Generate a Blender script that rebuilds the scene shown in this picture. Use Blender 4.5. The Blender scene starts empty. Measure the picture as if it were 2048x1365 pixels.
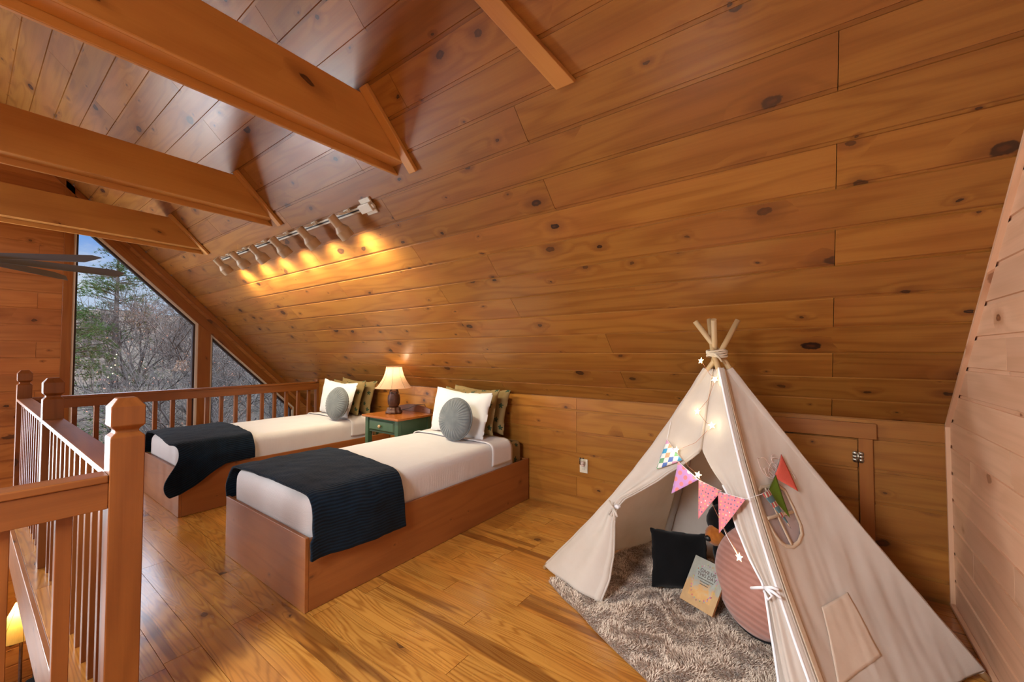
import bpy, bmesh, math, random
from mathutils import Vector, Matrix, noise
random.seed(7)
C = bpy.context.scene.collection
V = Vector
PI = math.pi
YK, ZK, XR, XG, YC = 3.119, 0.944, 0.58, -7.023, -0.05      # knee wall, right wall, gable wall, ridge line
S0 = YK + ZK                                                  # slope plane: y + z = S0
def mir(y): return 2 * YC - y

# ------------------------------------------------------------------ mesh building
class MB:
    def __init__(s): s.v = []; s.f = []; s.uv = []; s.r = []; s.m = []; s.sm = []
    def vert(s, p): s.v.append(tuple(p)); return len(s.v) - 1
    def face(s, idx, uv=None, r=None, mi=0, smooth=False):
        s.f.append(tuple(idx)); s.uv.append(uv or [(0, 0)] * len(idx)); s.r.append(r or (.5, .5, .5)); s.m.append(mi); s.sm.append(smooth)
    def poly(s, pts, uv=None, r=None, mi=0): s.face([s.vert(p) for p in pts], uv, r, mi)
    def hexa(s, P, la, lb, lc, r=None, mi=0, u0=0, v0=0):
        """P: 8 corners, index = a + 2b + 4c; grain runs along a."""
        i = [s.vert(p) for p in P]; r = r or rr()
        A = [u0, u0 + la]
        for (q, w, z) in (((0, 1, 3, 2), lb, 0), ((4, 6, 7, 5), lb, .37), ((0, 4, 5, 1), lc, .71), ((2, 3, 7, 6), lc, .9)):
            uv = []
            for k in q:
                a = k & 1; b = (k >> 1) & 1; c = (k >> 2) & 1
                t = b if w == lb and z in (0, .37) else c
                uv.append((A[a], v0 + z + t * w))
            s.face([i[k] for k in q], uv, r, mi)
        for q in ((0, 2, 6, 4), (1, 5, 7, 3)):
            uv = [(u0 + ((k >> 2) & 1) * lc * .5 + .3, v0 + ((k >> 1) & 1) * lb) for k in q]
            s.face([i[k] for k in q], uv, r, mi)
    def obox(s, o, a, b, c, r=None, mi=0):
        o, a, b, c = V(o), V(a), V(b), V(c)
        P = [o + a * (k & 1) + b * ((k >> 1) & 1) + c * ((k >> 2) & 1) for k in range(8)]
        s.hexa(P, a.length, b.length, c.length, r, mi)
    def box(s, x0, x1, y0, y1, z0, z1, r=None, mi=0):
        d = [(x1 - x0, V((x1 - x0, 0, 0))), (y1 - y0, V((0, y1 - y0, 0))), (z1 - z0, V((0, 0, z1 - z0)))]
        d.sort(key=lambda t: -t[0])
        s.obox((x0, y0, z0), d[0][1], d[1][1], d[2][1], r, mi)
    def grid(s, nu, nv, fn, uvfn=None, closed_u=False, mi=0, r=None, keep=None, smooth=True):
        idx = [[s.vert(fn(i / nu, j / nv)) for i in range(nu + (0 if closed_u else 1))] for j in range(nv + 1)]
        n = len(idx[0])
        for j in range(nv):
            for i in range(nu):
                if keep and not keep((i + .5) / nu, (j + .5) / nv): continue
                k = (i + 1) % n
                uv = [(a / nu, b / nv) for a, b in ((i, j), (i + 1, j), (i + 1, j + 1), (i, j + 1))]
                if uvfn: uv = [uvfn(*t) for t in uv]
                s.face((idx[j][i], idx[j][k], idx[j + 1][k], idx[j + 1][i]), uv, r, mi, smooth)
        return idx
    def tube(s, pts, rad, n=8, cap=True, mi=0, r=None, smooth=True):
        pts = [V(p) for p in pts]; r = r or rr()
        R = rad if isinstance(rad, (list, tuple)) else [rad] * len(pts)
        t0 = (pts[1] - pts[0]).normalized(); up = V((0, 0, 1)) if abs(t0.z) < .9 else V((1, 0, 0))
        x = t0.cross(up).normalized(); rings = []; L = 0; Ls = []
        for k, p in enumerate(pts):
            t = (pts[min(k + 1, len(pts) - 1)] - pts[max(k - 1, 0)]).normalized()
            x = (x - t * x.dot(t)).normalized(); y = t.cross(x)
            rings.append([s.vert(p + (x * math.cos(2 * PI * q / n) + y * math.sin(2 * PI * q / n)) * R[k]) for q in range(n)])
            if k: L += (pts[k] - pts[k - 1]).length
            Ls.append(L)
        for k in range(len(pts) - 1):
            for q in range(n):
                w = (q + 1) % n; c = 2 * PI * max(R[k], 1e-4) / n
                s.face((rings[k][q], rings[k][w], rings[k + 1][w], rings[k + 1][q]), [(Ls[k], q * c), (Ls[k], (q + 1) * c), (Ls[k + 1], (q + 1) * c), (Ls[k + 1], q * c)], r, mi, smooth)
        if cap:
            s.face(rings[0][::-1], None, r, mi); s.face(rings[-1], None, r, mi)
    def lathe(s, prof, n=24, M=None, mi=0, smooth=True, fn=None, r=None, sharp=False):
        """prof: list of (radius, height) about local z."""
        M = M or Matrix.Identity(4)
        if sharp:
            for a, b in zip(prof, prof[1:]): s.lathe([a, b], n, M, mi, True, fn, r)
            return
        rings = []
        for (R, h) in prof:
            ring = []
            for q in range(n):
                a = 2 * PI * q / n; p = V((R * math.cos(a), R * math.sin(a), h))
                if fn: p = fn(p, a)
                ring.append(s.vert(M @ p))
            rings.append(ring)
        for k in range(len(prof) - 1):
            for q in range(n):
                w = (q + 1) % n
                s.face((rings[k][q], rings[k][w], rings[k + 1][w], rings[k + 1][q]), [(q / n, k), ((q + 1) / n, k), ((q + 1) / n, k + 1), (q / n, k + 1)], r, mi, smooth)
        if len(prof) > 2 and prof[0][0] > 1e-4: s.face(rings[0][::-1], None, r, mi)
        if len(prof) > 2 and prof[-1][0] > 1e-4: s.face(rings[-1], None, r, mi)
    def prism(s, pts, d, mi=0, r=None, uvs=None):
        """polygon pts (3D, planar) extruded by vector d."""
        d = V(d); n = len(pts); a = [s.vert(p) for p in pts]; b = [s.vert(V(p) + d) for p in pts]; r = r or rr()
        s.face(a[::-1], uvs[::-1] if uvs else None, r, mi); s.face(b, uvs, r, mi)
        for k in range(n):
            w = (k + 1) % n; L = (V(pts[w]) - V(pts[k])).length
            s.face((a[k], a[w], b[w], b[k]), [(0, 0), (L, 0), (L, d.length), (0, d.length)], r, mi)
    def build(s, name, mats, parent=None, bevel=0, sub=0, solid=0, smooth=None, fix=True, soff=0):
        me = bpy.data.meshes.new(name); me.from_pydata(s.v, [], s.f)
        uvl = me.uv_layers.new(name='UVMap'); flat = [c for q in s.uv for t in q for c in t]
        uvl.data.foreach_set('uv', flat)
        at = me.attributes.new('rnd', 'FLOAT_VECTOR', 'FACE'); at.data.foreach_set('vector', [c for t in s.r for c in t])
        me.polygons.foreach_set('material_index', s.m)
        me.polygons.foreach_set('use_smooth', s.sm if smooth is None else [smooth] * len(s.sm))
        for m in (mats if isinstance(mats, (list, tuple)) else [mats]): me.materials.append(m)
        if fix:
            bm = bmesh.new(); bm.from_mesh(me); bmesh.ops.recalc_face_normals(bm, faces=bm.faces); bm.to_mesh(me); bm.free()
        me.update()
        o = bpy.data.objects.new(name, me); C.objects.link(o)
        if parent: o.parent = parent; o.matrix_parent_inverse = parent.matrix_world.inverted() if False else Matrix.Translation(-parent.location)
        if sub:
            m = o.modifiers.new('Subsurf', 'SUBSURF'); m.levels = sub; m.render_levels = sub
        if solid:
            m = o.modifiers.new('Solid', 'SOLIDIFY'); m.thickness = solid; m.offset = soff
        if bevel:
            m = o.modifiers.new('Bevel', 'BEVEL'); m.width = bevel; m.segments = 2; m.limit_method = 'ANGLE'; m.angle_limit = .7
        return o
def rr(): return (random.random(), random.random(), random.random())
def thing(name, label, cat, loc=(0, 0, 0), group=None):
    o = bpy.data.objects.new(name, None); C.objects.link(o); o.location = loc; o.empty_display_size = .1
    return tag(o, label, cat, group)
def tag(o, label, cat, group=None, kind=None):
    o['label'] = label; o['category'] = cat
    if group: o['group'] = group
    if kind: o['kind'] = kind
    return o
def struct(o): o['kind'] = 'structure'; return o
def lbl(o, t): o['label'] = t; return o
def nz(p, s, seed=0): return noise.noise(V(p) * s + V((seed * 7.3, seed * 3.1, seed * 1.7)))
def srgb(r, g, b):
    return tuple((c / 255 / 12.92 if c / 255 <= .04045 else ((c / 255 + .055) / 1.055) ** 2.4) for c in (r, g, b)) + (1,)
def smooth01(x): x = max(0, min(1, x)); return x * x * (3 - 2 * x)
def lerp(a, b, t): return a + (b - a) * t
def interp(tab, x):
    if x <= tab[0][0]: return tab[0][1]
    for (a, fa), (b, fb) in zip(tab, tab[1:]):
        if x <= b: return lerp(fa, fb, (x - a) / (b - a))
    return tab[-1][1]

# ------------------------------------------------------------------ materials
class NT:
    def __init__(s, name):
        s.mat = bpy.data.materials.new(name); s.mat.use_nodes = True; s.t = s.mat.node_tree; s.t.nodes.clear()
        s.out = s.t.nodes.new('ShaderNodeOutputMaterial')
    def n(s, typ, ins=None, **kw):
        nd = s.t.nodes.new(typ)
        for k, v in kw.items(): setattr(nd, k, v)
        for k, v in (ins or {}).items(): s.set(nd, k, v)
        return nd
    def set(s, nd, k, v):
        sock = nd.inputs[k]
        if isinstance(v, bpy.types.NodeSocket): s.t.links.new(v, sock)
        elif isinstance(v, bpy.types.Node): s.t.links.new(v.outputs[0], sock)
        else: sock.default_value = v
    def math(s, op, a, b=None, c=None, clamp=False):
        nd = s.n('ShaderNodeMath', operation=op); nd.use_clamp = clamp
        s.set(nd, 0, a)
        if b is not None: s.set(nd, 1, b)
        if c is not None: s.set(nd, 2, c)
        return nd.outputs[0]
    def vmath(s, op, a, b=None):
        nd = s.n('ShaderNodeVectorMath', operation=op); s.set(nd, 0, a)
        if b is not None: s.set(nd, 1, b)
        return nd.outputs[0]
    def mix(s, f, a, b, mode='MIX'):
        nd = s.n('ShaderNodeMix', data_type='RGBA', blend_type=mode)
        s.set(nd, 0, f); s.set(nd, 6, a); s.set(nd, 7, b); return nd.outputs[2]
    def ss(s, x, a, b, c=0., d=1.):
        nd = s.n('ShaderNodeMapRange', interpolation_type='SMOOTHSTEP'); s.set(nd, 0, x); s.set(nd, 1, a); s.set(nd, 2, b); s.set(nd, 3, c); s.set(nd, 4, d); return nd.outputs[0]
    def noise(s, vec, scale=1., detail=3., rough=.5, dim='2D', col=False):
        nd = s.n('ShaderNodeTexNoise', noise_dimensions=dim); s.set(nd, 'Vector', vec); s.set(nd, 'Scale', scale); s.set(nd, 'Detail', detail); s.set(nd, 'Roughness', rough)
        return nd.outputs[1 if col else 0]
    def uv(s): return s.n('ShaderNodeUVMap', uv_map='UVMap').outputs[0]
    def obj(s): return s.n('ShaderNodeTexCoord').outputs['Object']
    def bsdf(s, col, rough=.5, bump=None, bstr=.3, bdist=.01, **kw):
        p = s.n('ShaderNodeBsdfPrincipled'); s.set(p, 'Base Color', col); s.set(p, 'Roughness', rough)
        for k, v in kw.items(): s.set(p, k, v)
        if bump is not None:
            b = s.n('ShaderNodeBump'); s.set(b, 'Height', bump); s.set(b, 'Strength', bstr); s.set(b, 'Distance', bdist); s.t.links.new(b.outputs[0], p.inputs['Normal'])
        s.t.links.new(p.outputs[0], s.out.inputs[0]); return p
    def surf(s, sh): s.t.links.new(sh.outputs[0] if isinstance(sh, bpy.types.Node) else sh, s.out.inputs[0]); return s.mat

def wood(name, light, dark, knot=(52, 30, 20), red=None, rings=9., gstr=.55, keep=.45, kscale=5.2, rough=.34, tint=.2, coat=.0, halo=(120, 66, 30), kmax=.13, wide=5., streak=0., DK=.62):
    def srgb(r, g, b): return tuple(c * DK for c in globals()['srgb'](r, g, b)[:3]) + (1,)
    T = NT(name); uv = T.uv()
    rn = T.n('ShaderNodeAttribute', attribute_name='rnd').outputs['Vector']
    rs = T.n('ShaderNodeSeparateXYZ', {0: rn})
    P = T.vmath('ADD', uv, T.vmath('MULTIPLY', rn, (37., 53., 0.)))
    wq = T.vmath('ADD', P, T.vmath('MULTIPLY', T.vmath('SUBTRACT', T.noise(P, 7., 2., .5, '2D', True), (.5, .5, .5)), (.05, .03, 0.)))
    vor = T.n('ShaderNodeTexVoronoi', {'Vector': T.vmath('MULTIPLY', wq, (.66, 1., 1.)), 'Scale': kscale}, voronoi_dimensions='2D')
    cc = T.n('ShaderNodeSeparateColor', {0: vor.outputs['Color']})
    kp = T.math('GREATER_THAN', cc.outputs[0], 1 - keep)
    rad = T.math('MULTIPLY_ADD', T.math('POWER', cc.outputs[1], 3.2), kmax * 1.25 - .022, .022)
    wob = T.math('MULTIPLY', T.math('SUBTRACT', T.noise(P, 60., 2.), .5), .05)
    d = T.math('ADD', vor.outputs['Distance'], wob)
    rel = T.math('DIVIDE', d, rad)
    k = T.math('MULTIPLY', T.math('MULTIPLY', T.ss(rel, 1.12, .85), kp), T.math('MULTIPLY_ADD', cc.outputs[2], .35, .65))
    kin = T.math('MULTIPLY', T.ss(rel, .6, .2), kp)
    ha = T.math('MULTIPLY', T.ss(rel, 4., 1.), kp)
    hw = T.math('MULTIPLY', T.ss(rel, 7., .5), kp)
    lo = T.noise(T.vmath('MULTIPLY', P, (.55, wide, 1.)), 1., 2., .45)
    ph = T.math('MULTIPLY_ADD', lo, rings * 6.28, T.math('MULTIPLY', hw, 5.))
    ring = T.math('POWER', T.math('MULTIPLY_ADD', T.math('SINE', ph), .5, .5), 2.2)
    fine = T.noise(T.vmath('MULTIPLY', P, (2.2, 95., 1.)), 1., 4., .62)
    blotch = T.noise(T.vmath('MULTIPLY', P, (1.1, 3.2, 1.)), 1., 3., .55)
    f = T.math('ADD', T.math('MULTIPLY', ring, gstr), T.math('MULTIPLY', T.math('SUBTRACT', fine, .42), gstr * 1.5), clamp=True)
    col = T.mix(f, srgb(*light), srgb(*dark))
    if red: col = T.mix(T.math('MULTIPLY', T.ss(blotch, .42, .68), .75), col, T.mix(f, srgb(*red), srgb(*dark)))
    if streak:
        sk = T.ss(T.noise(T.vmath('MULTIPLY', P, (.5, 9., 1.)), 1., 2., .5), .60, .66)
        sk = T.math('MULTIPLY', sk, T.ss(rs.outputs[1], .45, .55)); col = T.mix(T.math('MULTIPLY', sk, streak), col, srgb(96, 46, 16))
    tn = T.math('MULTIPLY_ADD', rs.outputs[2], tint, 1 - tint * .55)
    col = T.mix(1., col, T.n('ShaderNodeCombineColor', {0: tn, 1: tn, 2: tn}).outputs[0], 'MULTIPLY')
    col = T.mix(T.math('MULTIPLY', ha, .5), col, srgb(*halo))
    col = T.mix(k, col, srgb(*knot)); col = T.mix(T.math('MULTIPLY', kin, .45), col, srgb(*halo))
    rg = T.math('MULTIPLY_ADD', blotch, .16, rough - .08)
    h = T.math('ADD', T.math('MULTIPLY', fine, .3), T.math('MULTIPLY', T.noise(T.vmath('MULTIPLY', P, (2., 9., 1.)), 1., 2.), 1.))
    T.bsdf(col, rg, h, .22, .004, **({'Coat Weight': coat, 'Coat Roughness': .15} if coat else {}))
    return T.mat
def plain(name, rgb, rough=.5, metal=0., var=.06, scale=30., bump=.15, **kw):
    T = NT(name); o = T.obj(); nse = T.noise(o, scale, 4., .6, '3D')
    c = srgb(*rgb); lo = tuple(x * (1 - var * 2) for x in c[:3]) + (1,); hi = tuple(min(1, x * (1 + var * 2)) for x in c[:3]) + (1,)
    T.bsdf(T.mix(nse, lo, hi), rough, nse, bump, .002, Metallic=metal, **kw); return T.mat
def fabric(name, rgb, rib=None, rgb2=None, sheen=.3, rough=.9, trans=0., ribdir=0, ribstr=.4, nscale=9., var=.18, weave=900.):
    """woven cloth; UVs are metres. rib = ribs per metre."""
    T = NT(name); uv = T.uv(); sx = T.n('ShaderNodeSeparateXYZ', {0: uv})
    big = T.noise(T.obj(), nscale, 4., .6, '3D')
    wv = T.noise(T.vmath('MULTIPLY', uv, (weave, weave, 1.)), 1., 1.)
    h = T.math('MULTIPLY', wv, .4); f = big
    if rib:
        s = T.math('SINE', T.math('MULTIPLY', T.math('ADD', sx.outputs[ribdir], T.math('MULTIPLY', T.noise(uv, 6., 2.), .012)), rib * 6.28))
        h = T.math('MULTIPLY_ADD', s, .5, h)
        f = T.math('MULTIPLY_ADD', s, .22, big)
    c = srgb(*rgb); c2 = srgb(*rgb2) if rgb2 else tuple(x * (1 - var * 2) for x in c[:3]) + (1,)
    col = T.mix(T.ss(f, .25, .75), c2, c)
    p = T.bsdf(col, rough, h, ribstr, .004, **{'Sheen Weight': sheen, 'Sheen Roughness': .5, 'Specular IOR Level': .12})
    if trans:
        tr = T.n('ShaderNodeBsdfTranslucent', {'Color': col}); m = T.n('ShaderNodeMixShader', {0: trans, 1: p.outputs[0], 2: tr.outputs[0]}); T.surf(m)
    return T.mat
def emit(name, rgb, st, base=None):
    T = NT(name); o = T.obj(); nse = T.noise(o, 20., 2., .5, '3D')
    c = srgb(*rgb); T.bsdf(T.mix(nse, c, tuple(x * .9 for x in c[:3]) + (1,)), .5, **{'Emission Color': c, 'Emission Strength': st}); return T.mat

M_ceil = wood('pine_ceiling', (188, 126, 54), (156, 94, 32), red=(178, 108, 46), rings=6., gstr=.55, keep=.6, kscale=5.0, rough=.40, tint=.26, kmax=.12, coat=.06, DK=.62)
M_knee = wood('pine_knee_wall', (192, 128, 52), (160, 96, 30), red=(180, 110, 42), rings=6., gstr=.52, keep=.42, kscale=5.2, rough=.36, tint=.26, kmax=.13)
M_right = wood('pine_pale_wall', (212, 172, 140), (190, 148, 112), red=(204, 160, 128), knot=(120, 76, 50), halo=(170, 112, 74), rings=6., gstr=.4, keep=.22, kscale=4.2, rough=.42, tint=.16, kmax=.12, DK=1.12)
M_gable = wood('pine_gable_wall', (186, 126, 70), (154, 94, 46), red=(172, 108, 58), rings=6., gstr=.45, keep=.5, kscale=4.4, rough=.4, tint=.25, DK=1.)
M_trim = wood('pine_trim', (186, 118, 54), (156, 88, 34), red=(174, 102, 44), rings=6., gstr=.4, keep=.6, kscale=4., rough=.35, tint=.16, kmax=.10)
M_beam = wood('pine_beam', (194, 138, 70), (168, 110, 50), red=(182, 122, 62), rings=4., gstr=.36, keep=.28, kscale=4.2, rough=.34, tint=.1, kmax=.11, wide=3., DK=1.)
M_post = wood('rail_wood', (172, 100, 42), (138, 72, 24), red=(156, 86, 34), rings=5., gstr=.5, keep=.18, kscale=5., rough=.42, tint=.16, kmax=.1, DK=.55, coat=.1)
M_floor = wood('heart_pine_floor', (208, 147, 66), (152, 91, 30), red=(194, 124, 48), rings=20., gstr=.6, keep=.2, kscale=3.6, rough=.28, tint=.24, kmax=.11, wide=7., halo=(110, 62, 26), streak=.6, coat=.4, DK=.8)
M_bed = wood('bed_laminate', (164, 100, 50), (138, 78, 36), red=(152, 90, 44), knot=(90, 52, 30), rings=5., gstr=.4, keep=.16, kscale=9., rough=.4, tint=.05, kmax=.1, DK=.8)
M_table = wood('tabletop_wood', (190, 110, 48), (160, 84, 32), rings=4., gstr=.35, keep=.0, rough=.26, tint=.05)
M_arch = wood('backboard_wood', (124, 76, 56), (100, 58, 44), rings=4., gstr=.35, keep=.0, rough=.3, tint=.05)
M_pole = wood('tent_pole_wood', (224, 190, 140), (204, 166, 112), rings=3., gstr=.3, keep=.0, rough=.5, tint=.08)
M_green = plain('green_paint', (58, 84, 60), .4, var=.12, scale=14.)
M_white = fabric('white_coverlet', (208, 203, 203), rib=150, ribdir=1, ribstr=.25, sheen=.1, var=.03)
M_pillow = fabric('white_linen', (214, 212, 212), sheen=.1, var=.03)
M_navy = fabric('navy_velour', (15, 31, 46), rib=62, ribdir=0, rgb2=(7, 15, 24), sheen=.05, ribstr=.5)
M_grey = fabric('grey_velvet', (112, 116, 118), rgb2=(96, 101, 104), sheen=.25, nscale=14.)
M_pink = fabric('pink_corduroy', (176, 126, 112), rib=36, ribdir=1, rgb2=(160, 110, 96), sheen=.3, ribstr=.5)
M_blackf = fabric('black_velvet', (14, 14, 16), rgb2=(7, 7, 8), sheen=.12)
M_fur = fabric('black_plush', (15, 14, 15), rgb2=(6, 6, 7), sheen=.1, nscale=60.)
M_tan = fabric('tan_plush', (176, 104, 40), rgb2=(150, 84, 30), nscale=40.)
M_red = fabric('red_felt', (150, 16, 26), rgb2=(110, 8, 16))
M_canvas = fabric('canvas', (238, 230, 221), rgb2=(228, 218, 207), sheen=.05, trans=.45, nscale=4., weave=700.)
M_hem = fabric('canvas_hem', (224, 206, 182), rgb2=(210, 190, 164), sheen=.05, trans=.12)
M_pocket = fabric('canvas_pocket', (234, 218, 200), rgb2=(222, 204, 184), sheen=.05, trans=.2)
M_tape = fabric('white_tape', (236, 236, 240), sheen=.05, var=.02)
M_metal = plain('track_enamel', (176, 150, 118), .42, var=.03)
M_cream = plain('cream_plastic', (206, 200, 184), .4, var=.02)
M_dark = plain('dark_plastic', (28, 26, 26), .45)
M_steel = plain('satin_steel', (176, 172, 160), .32, 1., var=.1, scale=60.)
M_fan = plain('fan_grey_metal', (108, 122, 140), .5, .15, var=.03)
M_bronze = plain('bronzed_resin', (82, 52, 38), .42, .25, var=.45, scale=42., bump=1.)
M_whiteframe = plain('window_vinyl', (214, 206, 196), .5, var=.02)
M_sash = plain('window_sash_dark', (46, 26, 24), .5)
M_rope = fabric('rope', (216, 200, 176), rib=400, ribdir=0)
M_wire = plain('copper_wire', (190, 130, 100), .35, .8)
M_clear = plain('clear_wire', (214, 190, 180), .3)
M_plaster = plain('loft_underside', (190, 150, 110), .6)
M_paper = plain('book_pages', (224, 214, 194), .8)
M_seam = plain('shade_seam', (120, 84, 60), .7)
M_bulb = emit('warm_bulb', (255, 226, 176), 30.)
M_star = emit('star_glow', (255, 240, 190), 4.5)
M_shadow_roof = plain('roof_deck', (90, 70, 55), .8)

def mat_shade(name, c, e, st):
    T = NT(name); uv = T.uv(); w = T.noise(T.vmath('MULTIPLY', uv, (90., 3., 1.)), 1., 2.)
    col = T.mix(w, srgb(*c), srgb(*[int(x * .92) for x in c]))
    d = T.n('ShaderNodeBsdfDiffuse', {'Color': col}); t = T.n('ShaderNodeBsdfTranslucent', {'Color': col})
    T.surf(T.n('ShaderNodeMixShader', {0: .55, 1: d.outputs[0], 2: t.outputs[0]})); return T.mat
M_shade = mat_shade('lamp_shade_silk', (246, 208, 176), (255, 190, 130), 0)
M_shade2 = mat_shade('lamp_shade_ochre', (232, 196, 110), (255, 190, 130), 0)

def mat_glass():
    T = NT('window_glass'); fr = T.n('ShaderNodeFresnel', {'IOR': 1.5})
    tr = T.n('ShaderNodeBsdfTransparent', {'Color': (.96, .97, .97, 1)}); gl = T.n('ShaderNodeBsdfGlossy', {'Roughness': .01, 'Color': (1, 1, 1, 1)})
    T.surf(T.n('ShaderNodeMixShader', {0: fr.outputs[0], 1: tr.outputs[0], 2: gl.outputs[0]})); return T.mat
M_glass = mat_glass()
def mat_mesh():
    T = NT('tent_mesh'); d = T.n('ShaderNodeBsdfDiffuse', {'Color': srgb(186, 170, 170)}); t = T.n('ShaderNodeBsdfTransparent')
    T.surf(T.n('ShaderNodeMixShader', {0: .36, 1: d.outputs[0], 2: t.outputs[0]})); return T.mat
M_mesh = mat_mesh()
def mat_leaf():
    T = NT('leaf_print_cotton'); uv = T.uv()
    v = T.n('ShaderNodeTexVoronoi', {'Vector': uv, 'Scale': 8.5, 'Randomness': .75}, voronoi_dimensions='2D')
    loc = T.vmath('SUBTRACT', T.vmath('MULTIPLY', uv, (8.5, 8.5, 1.)), T.vmath('MULTIPLY', v.outputs['Position'], (8.5, 8.5, 1.)))
    s = T.n('ShaderNodeSeparateXYZ', {0: loc}); ang = T.math('ARCTAN2', s.outputs[1], s.outputs[0])
    lobe = T.math('MULTIPLY_ADD', T.math('SINE', T.math('MULTIPLY', ang, 5.)), .05, .17)
    m = T.math('LESS_THAN', T.math('MULTIPLY_ADD', T.math('SUBTRACT', T.noise(uv, 55., 2.), .5), .16, v.outputs['Distance']), lobe)
    base = T.mix(T.noise(T.obj(), 9., 3., .6, '3D'), srgb(116, 94, 54), srgb(138, 114, 70))
    T.bsdf(T.mix(m, base, srgb(34, 56, 32)), .85, T.noise(uv, 700., 1.), .2, .002); return T.mat
M_leaf = mat_leaf()
def mat_cover(kind):
    T = NT('pennant_' + kind); uv = T.uv(); s = T.n('ShaderNodeSeparateXYZ', {0: uv}); x, y = s.outputs[0], s.outputs[1]
    if kind == 'harlequin':
        a = T.math('ADD', T.math('MULTIPLY', x, 36.), T.math('MULTIPLY', y, 22.)); b = T.math('SUBTRACT', T.math('MULTIPLY', x, 36.), T.math('MULTIPLY', y, 22.))
        fa, fb = T.math('FLOOR', a), T.math('FLOOR', b)
        on = T.math('LESS_THAN', T.math('FLOORED_MODULO', T.math('ADD', fa, fb), 2.), .5)
        wn = T.n('ShaderNodeTexWhiteNoise', {'Vector': T.n('ShaderNodeCombineXYZ', {0: fa, 1: fb}).outputs[0]}, noise_dimensions='2D')
        cr = T.n('ShaderNodeValToRGB', {0: wn.outputs[0]}); cr.color_ramp.interpolation = 'CONSTANT'
        e = cr.color_ramp.elements; cols = [(70, 160, 205), (88, 120, 190), (110, 165, 120), (235, 170, 130), (228, 170, 205)]
        e[0].color = srgb(*cols[0]); e[1].position = .2; e[1].color = srgb(*cols[1])
        for i in (2, 3, 4): q = e.new(.2 * i); q.color = srgb(*cols[i])
        col = T.mix(on, srgb(236, 232, 226), cr.outputs[0])
    elif kind in ('polka', 'dots'):
        sc = 27. if kind == 'polka' else 58.
        v = T.n('ShaderNodeTexVoronoi', {'Vector': uv, 'Scale': sc, 'Randomness': .12 if kind == 'polka' else .35}, voronoi_dimensions='2D')
        m = T.math('LESS_THAN', v.outputs['Distance'], .30 if kind == 'polka' else .2)
        cr = T.n('ShaderNodeValToRGB', {0: T.n('ShaderNodeSeparateColor', {0: v.outputs['Color']}).outputs[0]}); cr.color_ramp.interpolation = 'CONSTANT'
        e = cr.color_ramp.elements
        cols = [(240, 232, 236), (238, 140, 140)] if kind == 'polka' else [(240, 220, 220), (110, 84, 140), (240, 190, 120), (150, 150, 170), (150, 110, 120)]
        e[0].color = srgb(*cols[0]); e[1].position = 1 / len(cols); e[1].color = srgb(*cols[1])
        for i in range(2, len(cols)): q = e.new(i / len(cols)); q.color = srgb(*cols[i])
        col = T.mix(m, srgb(206, 150, 208) if kind == 'polka' else srgb(232, 140, 150), cr.outputs[0])
    elif kind == 'blue':
        band = T.math('FRACT', T.math('MULTIPLY', y, 22.)); inb = T.math('LESS_THAN', band, .45)
        cell = T.math('FRACT', T.math('MULTIPLY', x, 38.)); a = T.math('LESS_THAN', T.math('ABSOLUTE', T.math('SUBTRACT', cell, .25)), .17); b = T.math('LESS_THAN', T.math('ABSOLUTE', T.math('SUBTRACT', cell, .75)), .17)
        col = T.mix(T.math('MULTIPLY', inb, a), srgb(92, 134, 148), srgb(206, 76, 62)); col = T.mix(T.math('MULTIPLY', inb, b), col, srgb(238, 222, 196))
    elif kind == 'green': col = T.mix(T.noise(uv, 200., 2.), srgb(96, 128, 24), srgb(84, 116, 18))
    else: col = T.mix(T.noise(uv, 200., 2.), srgb(222, 104, 88), srgb(212, 92, 78))
    p = T.bsdf(col, .7); tr = T.n('ShaderNodeBsdfTranslucent', {'Color': col}); T.surf(T.n('ShaderNodeMixShader', {0: .12, 1: p.outputs[0], 2: tr.outputs[0]}))
    return T.mat
def mat_rug(name, a, b):
    T = NT(name); uv = T.uv(); y = T.n('ShaderNodeSeparateXYZ', {0: uv}).outputs[1]; big = T.noise(T.obj(), 7., 4., .6, '3D')
    col = T.mix(T.ss(T.math('MULTIPLY_ADD', T.math('SUBTRACT', big, .5), .5, y), .3, .85), srgb(*a), srgb(*b))
    T.bsdf(col, .9, **{'Sheen Weight': .3}); return T.mat
M_rug = mat_rug('rug_pile', (140, 116, 98), (236, 222, 204))
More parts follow.
